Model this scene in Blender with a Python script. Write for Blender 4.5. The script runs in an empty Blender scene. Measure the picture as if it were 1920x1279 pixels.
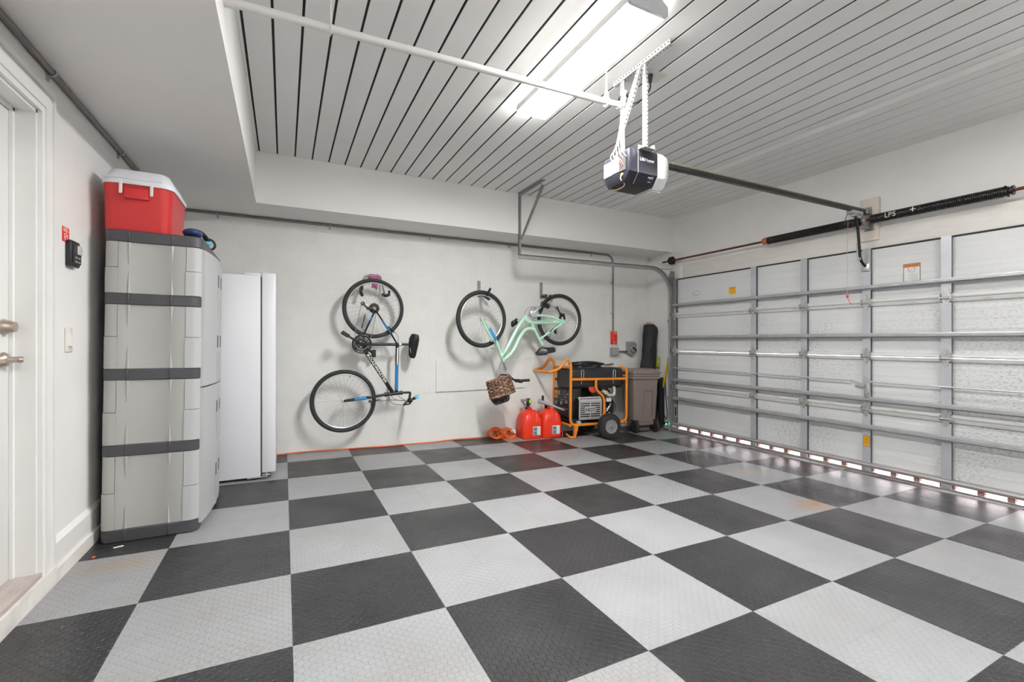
import bpy, bmesh, math, random
from mathutils import Vector, Matrix
from math import sin, cos, pi, radians as R_, sqrt, atan2
random.seed(7)
SC = bpy.context.scene
COL = SC.collection

# ------------------------------------------------------------------ camera, world, lights, exposure
F_PX, YAW = 850.94, 0.46534          # focal length in pixels of a 1920 wide frame, turn to the right
CAM = Vector((-0.029, -4.977, 1.193))
cd = bpy.data.cameras.new('camera'); cd.sensor_width = 36.0; cd.lens = F_PX/1920*36; cd.clip_start = 0.02
cam = bpy.data.objects.new('camera', cd); COL.objects.link(cam)
cam.location = CAM; cam.rotation_euler = (pi/2, 0, -YAW)
SC.camera = cam

world = bpy.data.worlds.new('daylight'); SC.world = world; world.use_nodes = True
wn = world.node_tree.nodes; wn.clear()
bg = wn.new('ShaderNodeBackground'); out = wn.new('ShaderNodeOutputWorld')
bg.inputs[0].default_value = (1.0, 0.93, 0.96, 1); bg.inputs[1].default_value = 23.0
world.node_tree.links.new(bg.outputs[0], out.inputs[0])

LENS_STRENGTH = 135.0                 # ceiling fluorescent lens in the picture
REAR_STRENGTH = 46.0                 # two unseen fixtures added behind the camera for more light
SC.view_settings.view_transform = 'Standard'
SC.view_settings.look = 'None'
SC.view_settings.exposure = 0.10
SC.cycles.sample_clamp_indirect = 5.0
SC.view_settings.gamma = 1.0
SC.view_settings.use_curve_mapping = False

# ------------------------------------------------------------------ place the numbers of the room
SX, SY = -0.0195, -0.0082            # the slab falls towards the garage door
def fz(x, y): return SX*x + SY*y
TILT = Matrix.Rotation(math.atan(-SX), 4, 'Y') @ Matrix.Rotation(math.atan(SY), 4, 'X')
BY, LX, DX = 0.385, -1.03, 5.03      # back wall, left wall, door wall
FY = -5.75                           # wall behind the camera
ZC, ZS = 2.96, 2.48                  # slatted ceiling, soffit underside
SOX, SOY = -0.262, -0.14             # soffit edges

def ray(u, v):
    a, b = (u-960)/F_PX, -(v-639.5)/F_PX
    c, s = cos(YAW), sin(YAW)
    return Vector((a*c+s, -a*s+c, b))
def PY(u, v, y): d = ray(u, v); return CAM + d*((y-CAM.y)/d.y)
def PX(u, v, x): d = ray(u, v); return CAM + d*((x-CAM.x)/d.x)
def PZ(u, v, z): d = ray(u, v); return CAM + d*((z-CAM.z)/d.z)
def project(p):
    d = Vector(p)-CAM; c, s = cos(YAW), sin(YAW)
    f = d.x*s+d.y*c
    return (960+F_PX*(d.x*c-d.y*s)/f, 639.5-F_PX*d.z/f, f)

# ------------------------------------------------------------------ materials
MATS = {}
def mat(name, col, rough=0.5, metal=0.0, var=0.0, vscale=6.0, bump=0.0, bscale=60.0, spec=0.5, coat=0.0, stretch=(1,1,1), col2=None, vlo=0.35, vhi=0.7, detail=4):
    m = bpy.data.materials.new(name); m.use_nodes = True
    nt = m.node_tree; b = nt.nodes['Principled BSDF']
    b.inputs['Base Color'].default_value = (*col, 1)
    b.inputs['Roughness'].default_value = rough
    b.inputs['Metallic'].default_value = metal
    b.inputs['Specular IOR Level'].default_value = spec
    b.inputs['Coat Weight'].default_value = coat
    geo = nt.nodes.new('ShaderNodeNewGeometry')
    mp = nt.nodes.new('ShaderNodeMapping'); mp.inputs['Scale'].default_value = stretch
    nt.links.new(geo.outputs['Position'], mp.inputs[0])
    if var > 0:
        n = nt.nodes.new('ShaderNodeTexNoise'); n.inputs['Scale'].default_value = vscale; n.inputs['Detail'].default_value = detail
        nt.links.new(mp.outputs[0], n.inputs['Vector'])
        mr = nt.nodes.new('ShaderNodeMapRange'); mr.inputs[1].default_value = vlo; mr.inputs[2].default_value = vhi
        nt.links.new(n.outputs[0], mr.inputs[0])
        mx = nt.nodes.new('ShaderNodeMix'); mx.data_type = 'RGBA'
        c2 = col2 or tuple(c*(1-var) for c in col)
        mx.inputs[6].default_value = (*col, 1); mx.inputs[7].default_value = (*c2, 1)
        nt.links.new(mr.outputs[0], mx.inputs[0]); nt.links.new(mx.outputs[2], b.inputs['Base Color'])
    if bump > 0:
        n2 = nt.nodes.new('ShaderNodeTexNoise'); n2.inputs['Scale'].default_value = bscale; n2.inputs['Detail'].default_value = 3
        nt.links.new(mp.outputs[0], n2.inputs['Vector'])
        bp = nt.nodes.new('ShaderNodeBump'); bp.inputs['Strength'].default_value = bump; bp.inputs['Distance'].default_value = 0.002
        nt.links.new(n2.outputs[0], bp.inputs['Height']); nt.links.new(bp.outputs[0], b.inputs['Normal'])
    MATS[name] = m
    return m
def glow(name, col, strength):
    m = mat(name, col, 0.4)
    b = m.node_tree.nodes['Principled BSDF']
    b.inputs['Emission Color'].default_value = (*col, 1); b.inputs['Emission Strength'].default_value = strength
    return m

PAINT = mat('white wall paint', (.83,.82,.805), .6, var=.05, vscale=2.5, bump=.15, bscale=90)
BLOCKP = mat('painted block', (.80,.80,.775), .65, var=.05, vscale=5, bump=.4, bscale=160)
BLOCKJ = mat('painted mortar', (.78,.78,.755), .7, var=.05, vscale=8, bump=.4, bscale=120)
SOFF = mat('soffit paint', (.85,.84,.82), .65, var=.03, vscale=1.5, bump=.15, bscale=70)
PANEL = mat('ceiling panel metal', (.86,.86,.845), .42, var=.05, vscale=1.8, spec=.4)
GAPM = mat('dark ceiling gap', (.012,.012,.012), .8)
TRIMW = mat('glossy white trim', (.83,.825,.81), .35, var=.03, vscale=4)
CURBM = mat('painted curb', (.76,.735,.70), .6, var=.22, vscale=7, bump=.3, bscale=60, vlo=.5, vhi=.8)
SILLM = mat('grey timber sill', (.50,.44,.41), .6, var=.25, vscale=10, stretch=(6,1,1), bump=.2)
WOODP = mat('whitewashed timber', (.80,.775,.735), .6, var=.07, vscale=5, stretch=(1,1,4), bump=.2)
BWOOD = mat('bare header block', (.74,.67,.60), .65, var=.2, vscale=7, stretch=(1,1,.5), bump=.3)
CONC = mat('concrete slab', (.33,.32,.31), .8, var=.2, vscale=6)
PAVER = mat('red driveway pavers', (.70,.42,.40), .8, var=.2, vscale=8)
GALV = mat('galvanised steel', (.46,.47,.485), .38, .4, var=.18, vscale=14)
GALVD = mat('dull galvanised steel', (.32,.325,.33), .45, .4, var=.2, vscale=16)
STILE = mat('bright galvanised stile', (.55,.56,.60), .42, .35, var=.1, vscale=9)
HINGE = mat('hinge steel', (.62,.62,.62), .38, .8, var=.25, vscale=40)
WPIPE = mat('white painted pipe', (.70,.69,.675), .45)
WSTEEL = mat('pale galvanised angle iron', (.50,.50,.50), .4, .25)
HOLE = mat('punched hole', (.03,.03,.03), .9)
BLACK = mat('black satin', (.014,.014,.015), .35)
BLKM = mat('black metal', (.016,.016,.017), .32, .3)
RUBBER = mat('black rubber', (.022,.022,.023), .62, bump=.2, bscale=200)
RUST = mat('rusted shaft', (.16,.045,.028), .5, .4, var=.4, vscale=20)
RUSTO = mat('orange winding cone', (.62,.19,.06), .55, .2, var=.3, vscale=40)
SPRING = mat('oiled black spring', (.017,.016,.015), .28, .4)
SILVER = mat('silver metal', (.66,.66,.665), .30, .4)
CHROME = mat('bright chrome', (.76,.76,.77), .2, .6)
NICKEL = mat('satin nickel', (.50,.42,.36), .30, .85)
FRIDGE = mat('fridge enamel', (.74,.755,.79), .35, spec=.5)
FRIDGED = mat('fridge door enamel', (.78,.79,.82), .3)
SEAL = mat('grey door gasket', (.10,.10,.105), .6)
CABG = mat('light grey plastic', (.40,.40,.385), .42, var=.04, vscale=3, bump=.15, bscale=250)
CABL = mat('pale grey door plastic', (.44,.45,.455), .42, bump=.15, bscale=250)
CABD = mat('charcoal plastic', (.06,.059,.066), .42, bump=.15, bscale=250)
COOLR = mat('red cooler plastic', (.58,.028,.030), .36, bump=.08, bscale=120)
COOLW = mat('white cooler plastic', (.77,.785,.84), .38)
ORANGE = mat('orange powder coat', (.80,.255,.022), .36)
CORDO = mat('orange cord jacket', (.82,.16,.035), .5)
GASR = mat('red fuel can plastic', (.80,.040,.014), .36, bump=.08, bscale=120)
TANK = mat('black fuel tank plastic', (.018,.020,.024), .42, bump=.2, bscale=300)
BIN = mat('taupe bin plastic', (.235,.19,.178), .5, var=.06, vscale=6, bump=.15, bscale=200)
BAG = mat('black bag fabric', (.013,.013,.018), .7, bump=.7, bscale=25)
MINT = mat('mint green frame paint', (.50,.80,.625), .3, coat=.3)
BLUE = mat('blue frame paint', (.012,.20,.50), .3, coat=.3)
BLUEL = mat('light blue grip end', (.06,.48,.72), .5)
PINK = mat('magenta bracket', (.42,.02,.22), .4)
WICK = mat('brown wicker', (.15,.075,.048), .6, var=.6, vscale=38, col2=(.58,.35,.23), vlo=.48, vhi=.68)
WICKD = mat('dark wicker', (.055,.030,.022), .7, var=.4, vscale=40)
YELL = mat('yellow pole', (.72,.52,.03), .45)
LIME = mat('lime plastic', (.42,.70,.07), .45)
RED = mat('red label', (.72,.04,.025), .5)
WHITE = mat('white print', (.85,.85,.84), .5)
PAPER = mat('paper label', (.72,.715,.69), .55)
GREYP = mat('grey print', (.35,.35,.34), .6)
ORLAB = mat('orange label', (.72,.24,.03), .55)
YLAB = mat('amber label', (.82,.42,.02), .5)
GRLAB = mat('green label', (.09,.42,.20), .5)
BLLAB = mat('blue label', (.02,.13,.25), .5)
EBOX = mat('grey electrical box', (.34,.34,.335), .45, .3)
CONDUIT = mat('grey conduit', (.23,.225,.215), .45, .5, var=.2, vscale=12)
IVORY = mat('ivory switch plastic', (.76,.74,.68), .4)
ENGB = mat('engine black', (.02,.02,.021), .45)
GREYPL = mat('grey spout plastic', (.25,.245,.25), .5)
WOODL = mat('light wood', (.62,.40,.22), .55, var=.2, vscale=30)
NAVY = mat('dark blue cap', (.02,.035,.12), .4)
LENSW = mat('white opener lens', (.66,.67,.67), .35)
LAMP = glow('fluorescent lens', (1.0,.985,.96), LENS_STRENGTH)
FILLR = glow('added rear fill lens', (1.0,.985,.96), REAR_STRENGTH)
GLOWU = glow('hidden ceiling glow', (1.0,.985,.96), 22.0)
LED = glow('green led', (.03,.9,.35), 12)
MYEL = mat('cream emergency cord', (.75,.66,.42), .6)

# ------------------------------------------------------------------ floor tile and door skin materials
def node(nt, typ, **kw):
    n = nt.nodes.new(typ)
    for k, v in kw.items(): setattr(n, k, v)
    return n
def math_(nt, op, a, b=None, clamp=False):
    n = node(nt, 'ShaderNodeMath', operation=op); n.use_clamp = clamp
    for i, s in enumerate((a, b)):
        if s is None: continue
        if isinstance(s, (int, float)): n.inputs[i].default_value = s
        else: nt.links.new(s, n.inputs[i])
    return n.outputs[0]
def coin_mat(name, col, col2, rough, stains=(), hstr=.8):
    m = mat(name, col, rough, var=.2, vscale=2.2, col2=col2, vlo=.3, vhi=.75, detail=6)
    nt = m.node_tree; b = nt.nodes['Principled BSDF']
    geo = nt.nodes['Geometry'] if 'Geometry' in nt.nodes else [n for n in nt.nodes if n.type == 'NEW_GEOMETRY'][0]
    sep = node(nt, 'ShaderNodeSeparateXYZ'); nt.links.new(geo.outputs['Position'], sep.inputs[0])
    p = 0.043
    def lattice(ox, oy):
        ux = math_(nt, 'ADD', math_(nt, 'MULTIPLY', sep.outputs[0], 1/p), ox+100)
        uy = math_(nt, 'ADD', math_(nt, 'MULTIPLY', sep.outputs[1], 1/(p*1.0)), oy+400)
        fx = math_(nt, 'SUBTRACT', math_(nt, 'FRACT', ux), .5)
        fy = math_(nt, 'SUBTRACT', math_(nt, 'FRACT', uy), .5)
        return math_(nt, 'SQRT', math_(nt, 'ADD', math_(nt, 'MULTIPLY', fx, fx), math_(nt, 'MULTIPLY', fy, fy)))
    d = math_(nt, 'MINIMUM', lattice(0, 0), lattice(.5, .5))
    mr = node(nt, 'ShaderNodeMapRange'); mr.interpolation_type = 'SMOOTHSTEP'
    mr.inputs[1].default_value = .275; mr.inputs[2].default_value = .345; mr.inputs[3].default_value = 1; mr.inputs[4].default_value = 0
    nt.links.new(d, mr.inputs[0])
    bp = node(nt, 'ShaderNodeBump'); bp.inputs['Strength'].default_value = hstr; bp.inputs['Distance'].default_value = .0026
    nt.links.new(mr.outputs[0], bp.inputs['Height'])
    nz = node(nt, 'ShaderNodeTexNoise'); nz.inputs['Scale'].default_value = 9; nz.inputs['Detail'].default_value = 2
    nt.links.new(geo.outputs['Position'], nz.inputs['Vector'])
    bp2 = node(nt, 'ShaderNodeBump'); bp2.inputs['Strength'].default_value = .25; bp2.inputs['Distance'].default_value = .004
    nt.links.new(nz.outputs[0], bp2.inputs['Height']); nt.links.new(bp.outputs[0], bp2.inputs['Normal'])
    nt.links.new(bp2.outputs[0], b.inputs['Normal'])
    # worn, slightly blotchy sheen
    rr = node(nt, 'ShaderNodeMapRange'); rr.inputs[1].default_value = .3; rr.inputs[2].default_value = .7
    rr.inputs[3].default_value = rough; rr.inputs[4].default_value = rough+.16
    nz2 = node(nt, 'ShaderNodeTexNoise'); nz2.inputs['Scale'].default_value = 3.1; nz2.inputs['Detail'].default_value = 5
    nt.links.new(geo.outputs['Position'], nz2.inputs['Vector'])
    nt.links.new(nz2.outputs[0], rr.inputs[0]); nt.links.new(rr.outputs[0], b.inputs['Roughness'])
    src = b.inputs['Base Color'].links[0].from_socket
    for (sx_, sy_, rad, sc, amt, yq) in stains:
        v = node(nt, 'ShaderNodeVectorMath', operation='SUBTRACT'); v.inputs[1].default_value = (sx_, sy_, 0)
        nt.links.new(geo.outputs['Position'], v.inputs[0])
        v2 = node(nt, 'ShaderNodeVectorMath', operation='MULTIPLY'); v2.inputs[1].default_value = (1, yq, 0)
        nt.links.new(v.outputs[0], v2.inputs[0])
        ln = node(nt, 'ShaderNodeVectorMath', operation='LENGTH'); nt.links.new(v2.outputs[0], ln.inputs[0])
        mk = math_(nt, 'SUBTRACT', 1, math_(nt, 'DIVIDE', ln.outputs['Value'], rad), clamp=True)
        nn = node(nt, 'ShaderNodeTexNoise'); nn.inputs['Scale'].default_value = 22; nn.inputs['Detail'].default_value = 5
        nt.links.new(geo.outputs['Position'], nn.inputs['Vector'])
        k = math_(nt, 'MULTIPLY', math_(nt, 'MULTIPLY', mk, nn.outputs[0]), amt, clamp=True)
        mx = node(nt, 'ShaderNodeMix', data_type='RGBA'); mx.inputs[7].default_value = (*sc, 1)
        nt.links.new(k, mx.inputs[0]); nt.links.new(src, mx.inputs[6]); src = mx.outputs[2]
    nt.links.new(src, b.inputs['Base Color'])
    return m
TL = coin_mat('light grey coin tile', (.315,.325,.34), (.268,.268,.268), .295,
              [(3.62,-2.93,.34,(.36,.21,.11),1.9,2.0), (3.95,-2.12,.30,(.42,.35,.26),1.0,1.6), (-.76,-1.95,.30,(.34,.25,.16),1.2,2.6), (3.4,-3.45,.4,(.46,.44,.40),.8,1)], .7)
TD = coin_mat('charcoal coin tile', (.020,.020,.022), (.036,.036,.039), .285, [(1.85,-1.19,.05,(.12,.12,.12),1.2,1)], .9)

def door_mat():
    m = mat('white door skin', (.70,.71,.715), .5, var=.05, vscale=4, stretch=(1,.3,6))
    nt = m.node_tree; b = nt.nodes['Principled BSDF']
    geo = [n for n in nt.nodes if n.type == 'NEW_GEOMETRY'][0]
    src = b.inputs['Base Color'].links[0].from_socket
    mp = node(nt, 'ShaderNodeMapping'); mp.inputs['Scale'].default_value = (1, 17, 38)
    nt.links.new(geo.outputs['Position'], mp.inputs[0])
    n1 = node(nt, 'ShaderNodeTexNoise'); n1.inputs['Scale'].default_value = 2.2; n1.inputs['Detail'].default_value = 8; n1.inputs['Roughness'].default_value = .75
    nt.links.new(mp.outputs[0], n1.inputs['Vector'])
    n2 = node(nt, 'ShaderNodeTexNoise'); n2.inputs['Scale'].default_value = 1.5; n2.inputs['Detail'].default_value = 2
    nt.links.new(geo.outputs['Position'], n2.inputs['Vector'])
    a = node(nt, 'ShaderNodeMapRange'); a.inputs[1].default_value = .50; a.inputs[2].default_value = .66
    nt.links.new(n1.outputs[0], a.inputs[0])
    c = node(nt, 'ShaderNodeMapRange'); c.inputs[1].default_value = .42; c.inputs[2].default_value = .60
    nt.links.new(n2.outputs[0], c.inputs[0])
    sp = node(nt, 'ShaderNodeSeparateXYZ'); nt.links.new(geo.outputs['Position'], sp.inputs[0])
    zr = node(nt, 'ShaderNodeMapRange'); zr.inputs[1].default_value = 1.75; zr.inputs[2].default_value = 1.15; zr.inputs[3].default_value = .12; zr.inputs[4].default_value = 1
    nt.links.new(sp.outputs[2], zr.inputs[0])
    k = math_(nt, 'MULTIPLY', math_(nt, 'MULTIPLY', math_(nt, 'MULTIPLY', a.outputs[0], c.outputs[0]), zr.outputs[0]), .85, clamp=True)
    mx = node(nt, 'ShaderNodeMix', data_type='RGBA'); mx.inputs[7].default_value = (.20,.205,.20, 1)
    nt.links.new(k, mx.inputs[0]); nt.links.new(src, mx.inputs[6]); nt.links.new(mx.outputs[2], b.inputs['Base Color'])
    return m
DSKIN = door_mat()
RAILW = mat('scuffed white rail', (.66,.66,.65), .45, var=.5, vscale=9, stretch=(1,.6,3), col2=(.36,.355,.34), vlo=.60, vhi=.78, detail=7)

# ------------------------------------------------------------------ mesh builder
def frame_of(n):
    n = Vector(n).normalized()
    a = Vector((0,0,1)) if abs(n.z) < .9 else Vector((1,0,0))
    u = n.cross(a).normalized(); return u, n.cross(u).normalized(), n
class MB:
    def __init__(s): s.v, s.f, s.cut = [], [], []
    def add(s, vs, fs):
        s.cut.append((len(s.v), len(s.f))); o = len(s.v); s.v += [Vector(p) for p in vs]; s.f += [tuple(o+i for i in f) for f in fs]; return s
    def box(s, x0, x1, y0, y1, z0, z1, bev=0, seg=2, M=None):
        if bev <= 0:
            vs = [(x,y,z) for z in (z0,z1) for y in (y0,y1) for x in (x0,x1)]
            fs = [(0,2,3,1),(4,5,7,6),(0,1,5,4),(2,6,7,3),(0,4,6,2),(1,3,7,5)]
        else:
            bm = bmesh.new(); bmesh.ops.create_cube(bm, size=1)
            for w in bm.verts: w.co = Vector(((x0+x1)/2+w.co.x*(x1-x0), (y0+y1)/2+w.co.y*(y1-y0), (z0+z1)/2+w.co.z*(z1-z0)))
            bmesh.ops.bevel(bm, geom=bm.edges[:], offset=bev, segments=seg, affect='EDGES', profile=.5)
            bm.verts.index_update()
            vs = [w.co.copy() for w in bm.verts]; fs = [tuple(w.index for w in f.verts) for f in bm.faces]; bm.free()
        if M is not None: vs = [M @ Vector(p) for p in vs]
        return s.add(vs, fs)
    def obox(s, c, size, M=None, bev=0, seg=2):
        T = Matrix.Translation(Vector(c)) @ (M.to_4x4() if M is not None else Matrix())
        a, b, d = (q/2 for q in size)
        return s.box(-a, a, -b, b, -d, d, bev, seg, T)
    def bar(s, p0, p1, w, h, up=(0,0,1), bev=0):
        p0, p1 = Vector(p0), Vector(p1); x = (p1-p0); L = x.length; x.normalize()
        y = Vector(up).cross(x).normalized(); z = x.cross(y)
        M = Matrix((x, y, z)).transposed()
        return s.obox((p0+p1)/2, (L, w, h), M, bev)
    def tube(s, path, r, n=8, closed=False, cap=True, flat=1.0, up=None):
        P = [Vector(p) for p in path]; m = len(P)
        rs = r if isinstance(r, (list, tuple)) else [r]*m
        T = []
        for i in range(m):
            a = P[(i-1) % m] if (closed or i > 0) else P[0]
            b = P[(i+1) % m] if (closed or i < m-1) else P[-1]
            t = (b-a); T.append(t.normalized() if t.length > 1e-9 else Vector((0,0,1)))
        u = None; vs = []
        for i in range(m):
            if up is not None: u = (Vector(up) - T[i]*Vector(up).dot(T[i])).normalized()
            elif u is None: u = frame_of(T[i])[0]
            else: u = (u - T[i]*u.dot(T[i])).normalized()
            w = T[i].cross(u)
            for k in range(n):
                a = 2*pi*k/n; vs.append(P[i] + u*(cos(a)*rs[i]) + w*(sin(a)*rs[i]*flat))
        fs = []
        for i in range(m if closed else m-1):
            j = (i+1) % m
            for k in range(n):
                l = (k+1) % n; fs.append((i*n+k, i*n+l, j*n+l, j*n+k))
        if cap and not closed: fs += [tuple(range(n-1, -1, -1)), tuple(range((m-1)*n, m*n))]
        return s.add(vs, fs)
    def cyl(s, p0, p1, r, r1=None, n=14): return s.tube([p0, p1], [r, r if r1 is None else r1], n)
    def lathe(s, prof, p0, axis, n=24, cap=True):
        u, w, a = frame_of(axis); p0 = Vector(p0); vs = []; m = len(prof)
        for r, h in prof:
            for k in range(n):
                t = 2*pi*k/n; vs.append(p0 + a*h + u*(cos(t)*r) + w*(sin(t)*r))
        fs = [(i*n+k, i*n+(k+1)%n, (i+1)*n+(k+1)%n, (i+1)*n+k) for i in range(m-1) for k in range(n)]
        if cap and prof[0][0] > 1e-6: fs.append(tuple(range(n-1, -1, -1)))
        if cap and prof[-1][0] > 1e-6: fs.append(tuple(range((m-1)*n, m*n)))
        return s.add(vs, fs)
    def torus(s, c, nrm, R, r, N=48, n=10, a0=0, a1=None, flat=1.0):
        u, w, a = frame_of(nrm); c = Vector(c)
        if a1 is None: return s.tube([c+u*(cos(2*pi*i/N)*R)+w*(sin(2*pi*i/N)*R) for i in range(N)], r, n, True, up=nrm, flat=flat)
        return s.tube([c+u*(cos(a0+(a1-a0)*i/N)*R)+w*(sin(a0+(a1-a0)*i/N)*R) for i in range(N+1)], r, n, up=nrm, flat=flat)
    def prism(s, poly, ext):
        n = len(poly); e = Vector(ext); P = [Vector(p) for p in poly]
        fs = [tuple(range(n-1, -1, -1)), tuple(range(n, 2*n))] + [(i, (i+1)%n, n+(i+1)%n, n+i) for i in range(n)]
        return s.add(P + [p+e for p in P], fs)
    def loft(s, rings, cap=True):
        n = len(rings[0]); vs = [p for r in rings for p in r]
        fs = [(i*n+k, i*n+(k+1)%n, (i+1)*n+(k+1)%n, (i+1)*n+k) for i in range(len(rings)-1) for k in range(n)]
        if cap: fs += [tuple(range(n-1, -1, -1)), tuple(range((len(rings)-1)*n, len(rings)*n))]
        return s.add(vs, fs)
    def sphere(s, c, r, n=14, m=8, sq=(1,1,1)):
        c = Vector(c); rings = []
        for i in range(1, m):
            t = pi*i/m; rings.append([c+Vector((sin(t)*cos(2*pi*k/n)*r*sq[0], sin(t)*sin(2*pi*k/n)*r*sq[1], -cos(t)*r*sq[2])) for k in range(n)])
        return s.loft(rings)
    def mesh(s, name, m, inv=None):
        me = bpy.data.meshes.new(name)
        me.from_pydata([inv @ p for p in s.v] if inv else s.v, [], s.f)
        bm = bmesh.new(); bm.from_mesh(me); bmesh.ops.recalc_face_normals(bm, faces=bm.faces[:]); bm.to_mesh(me); bm.free()
        me.materials.append(m); me.shade_smooth(); me.set_sharp_from_angle(angle=R_(38)); me.update()
        return me

FR = {}
def link(o, parent=None):
    COL.objects.link(o)
    if parent is not None: o.parent = parent
    return o
def tag(o, label=None, cat=None, group=None, kind=None):
    if label: o['label'] = label
    if cat: o['category'] = cat
    if group: o['group'] = group
    if kind: o['kind'] = kind
    return o
def thing(name, label, cat, loc, rot=None, group=None):
    o = bpy.data.objects.new(name, None); o.empty_display_size = .05; COL.objects.link(o)
    M = Matrix.Translation(Vector(loc)) @ (rot.to_4x4() if rot is not None else Matrix())
    o.matrix_world = M; FR[o.name] = M.copy()
    return tag(o, label, cat, group)
def part(mb, name, m, parent=None, local=False, label=None, kind=None, split=False):
    if split:                          # every primitive that was added becomes a part of its own
        o = None
        for i, j, k, l in zip(mb.cut, mb.cut[1:]+[(len(mb.v), len(mb.f))], range(999), range(999)):
            q = MB(); q.v = mb.v[i[0]:j[0]]; q.f = [tuple(x-i[0] for x in f) for f in mb.f[i[1]:j[1]]]
            o = part(q, name, m, parent, local, label, kind)
        return o
    return _part(mb, name, m, parent, local, label, kind)
def _part(mb, name, m, parent=None, local=False, label=None, kind=None):
    """link the builder's shape as one mesh; world coordinates unless local"""
    M = FR.get(parent.name, Matrix()) if parent is not None else Matrix()
    me = mb.mesh(name, m, None if (local or parent is None) else M.inverted())
    o = bpy.data.objects.new(name, me); link(o, parent)
    FR[o.name] = M.copy()
    return tag(o, label, None, None, kind)
def solo(mb, name, m, label, cat, group=None):
    """a thing that is one mesh, with its origin at its own base"""
    c = Vector((sum(p.x for p in mb.v)/len(mb.v), sum(p.y for p in mb.v)/len(mb.v), min(p.z for p in mb.v)))
    me = mb.mesh(name, m, Matrix.Translation(-c)); o = bpy.data.objects.new(name, me); link(o); o.location = c
    FR[o.name] = Matrix.Translation(c)
    return tag(o, label, cat, group)
def struct(mb, name, m, parent=None):
    o = part(mb, name, m, parent)
    if parent is None: o['kind'] = 'structure'
    return o
def dup(root, loc=None, M=None, label=None):
    def cp(o, par):
        c = o.copy(); COL.objects.link(c); c.parent = par
        FR[c.name] = FR.get(o.name, Matrix()).copy()
        for ch in [x for x in bpy.data.objects if x.parent == o]: cp(ch, c)
        return c
    kids = cp(root, None)
    if M is not None: kids.matrix_world = M
    elif loc is not None: kids.location = loc
    if label: kids['label'] = label
    return kids
def curve(pts, n=8):
    """Catmull-Rom through the points"""
    P = [Vector(p) for p in pts]; Q = [P[0]*2-P[1]] + P + [P[-1]*2-P[-2]]; o = []
    for i in range(1, len(Q)-2):
        a, b, c, d = Q[i-1:i+3]
        for k in range(n):
            t = k/n; o.append(.5*((2*b)+(c-a)*t+(2*a-5*b+4*c-d)*t*t+(3*b-a-3*c+d)*t**3))
    return o+[P[-1]]
def fillet(pts, r, n=6, closed=False):
    P = [Vector(p) for p in pts]; o = []; m = len(P)
    for i in range(m):
        if not closed and i in (0, m-1): o.append(P[i]); continue
        a, b, c = P[i-1], P[i], P[(i+1) % m]
        d0, d1 = (a-b), (c-b); q = min(r, d0.length*.49, d1.length*.49)
        p0, p1 = b+d0.normalized()*q, b+d1.normalized()*q
        for k in range(n+1):
            t = k/n; o.append(p0*(1-t)**2 + b*2*t*(1-t) + p1*t*t)
    return o
def rrect(w, d, r, n=5, cx=0, cy=0):
    o = []
    for (sx_, sy_, a0) in ((1,1,0), (-1,1,pi/2), (-1,-1,pi), (1,-1,3*pi/2)):
        for k in range(n+1):
            a = a0+pi/2*k/n; o.append((cx+sx_*(w/2-r)+cos(a)*r, cy+sy_*(d/2-r)+sin(a)*r))
    return o
def text(s, size, m, parent, org, xd, yd, name='lettering', ext=.0006, align='LEFT', sx=1.0, bold=0.0):
    c = bpy.data.curves.new(name, 'FONT'); c.body = s; c.size = size; c.extrude = ext; c.offset = size*bold; c.align_x = align; c.resolution_u = 2
    t = bpy.data.objects.new(name, c); COL.objects.link(t)
    bpy.context.view_layer.update()
    dg = bpy.context.evaluated_depsgraph_get(); me = bpy.data.meshes.new_from_object(t.evaluated_get(dg))
    bpy.data.objects.remove(t)
    x, y = Vector(xd).normalized(), Vector(yd); y = (y-x*y.dot(x)).normalized(); z = x.cross(y)
    M = Matrix.Translation(Vector(org)) @ Matrix((x*sx, y, z)).transposed().to_4x4()
    M0 = FR.get(parent.name, Matrix())
    me.transform(M0.inverted() @ M); me.materials.clear(); me.materials.append(m)
    o = bpy.data.objects.new(name, me); link(o, parent); FR[o.name] = M0.copy()
    return o
def circle3(c, nrm, r, n=24):
    u, w, a = frame_of(nrm); c = Vector(c)
    return [c+u*(cos(2*pi*k/n)*r)+w*(sin(2*pi*k/n)*r) for k in range(n)]
# ================================================================== THE SETTING
# floor: concrete slab with interlocking one foot coin tiles, two by two of a colour
slab = MB().box(-1.3, 5.1, FY-.1, BY+.1, -.16, -.012).mesh('floor', CONC)
floor = bpy.data.objects.new('floor', slab); link(floor); floor.matrix_world = TILT; FR['floor'] = TILT.copy(); floor['kind'] = 'structure'
T = .3048
def tile_mesh(w, d, m): return MB().box(.0001, w-.0001, .0001, d-.0001, -.0118, 0, .0007, 1).mesh('floor_tile', m)
cache = {}; cells = []
for i in range(-4, 17):
    for j in range(-2, 19):
        x0, x1 = max(i*T, -.999), min((i+1)*T, 5.02)
        y1, y0 = min(-j*T, BY), max(-(j+1)*T, FY)
        if x1-x0 < .02 or y1-y0 < .02: continue
        dark = (math.floor(i/2)+math.floor(j/2)) % 2 == 0
        vis = False
        for a in (.05, .5, .95):
            for b in (.05, .5, .95):
                p = Vector((x0+(x1-x0)*a, y0+(y1-y0)*b, 0)); p.z = fz(p.x, p.y)
                u, v, d = project(p)
                if d > .1 and -15 < u < 1935 and v < 1295: vis = True
        cells.append((not vis, ((x0+x1)/2-CAM.x)**2+((y0+y1)/2-CAM.y)**2, x0, x1, y0, y1, dark))
cells.sort()
rest = {True: MB(), False: MB()}
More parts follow.
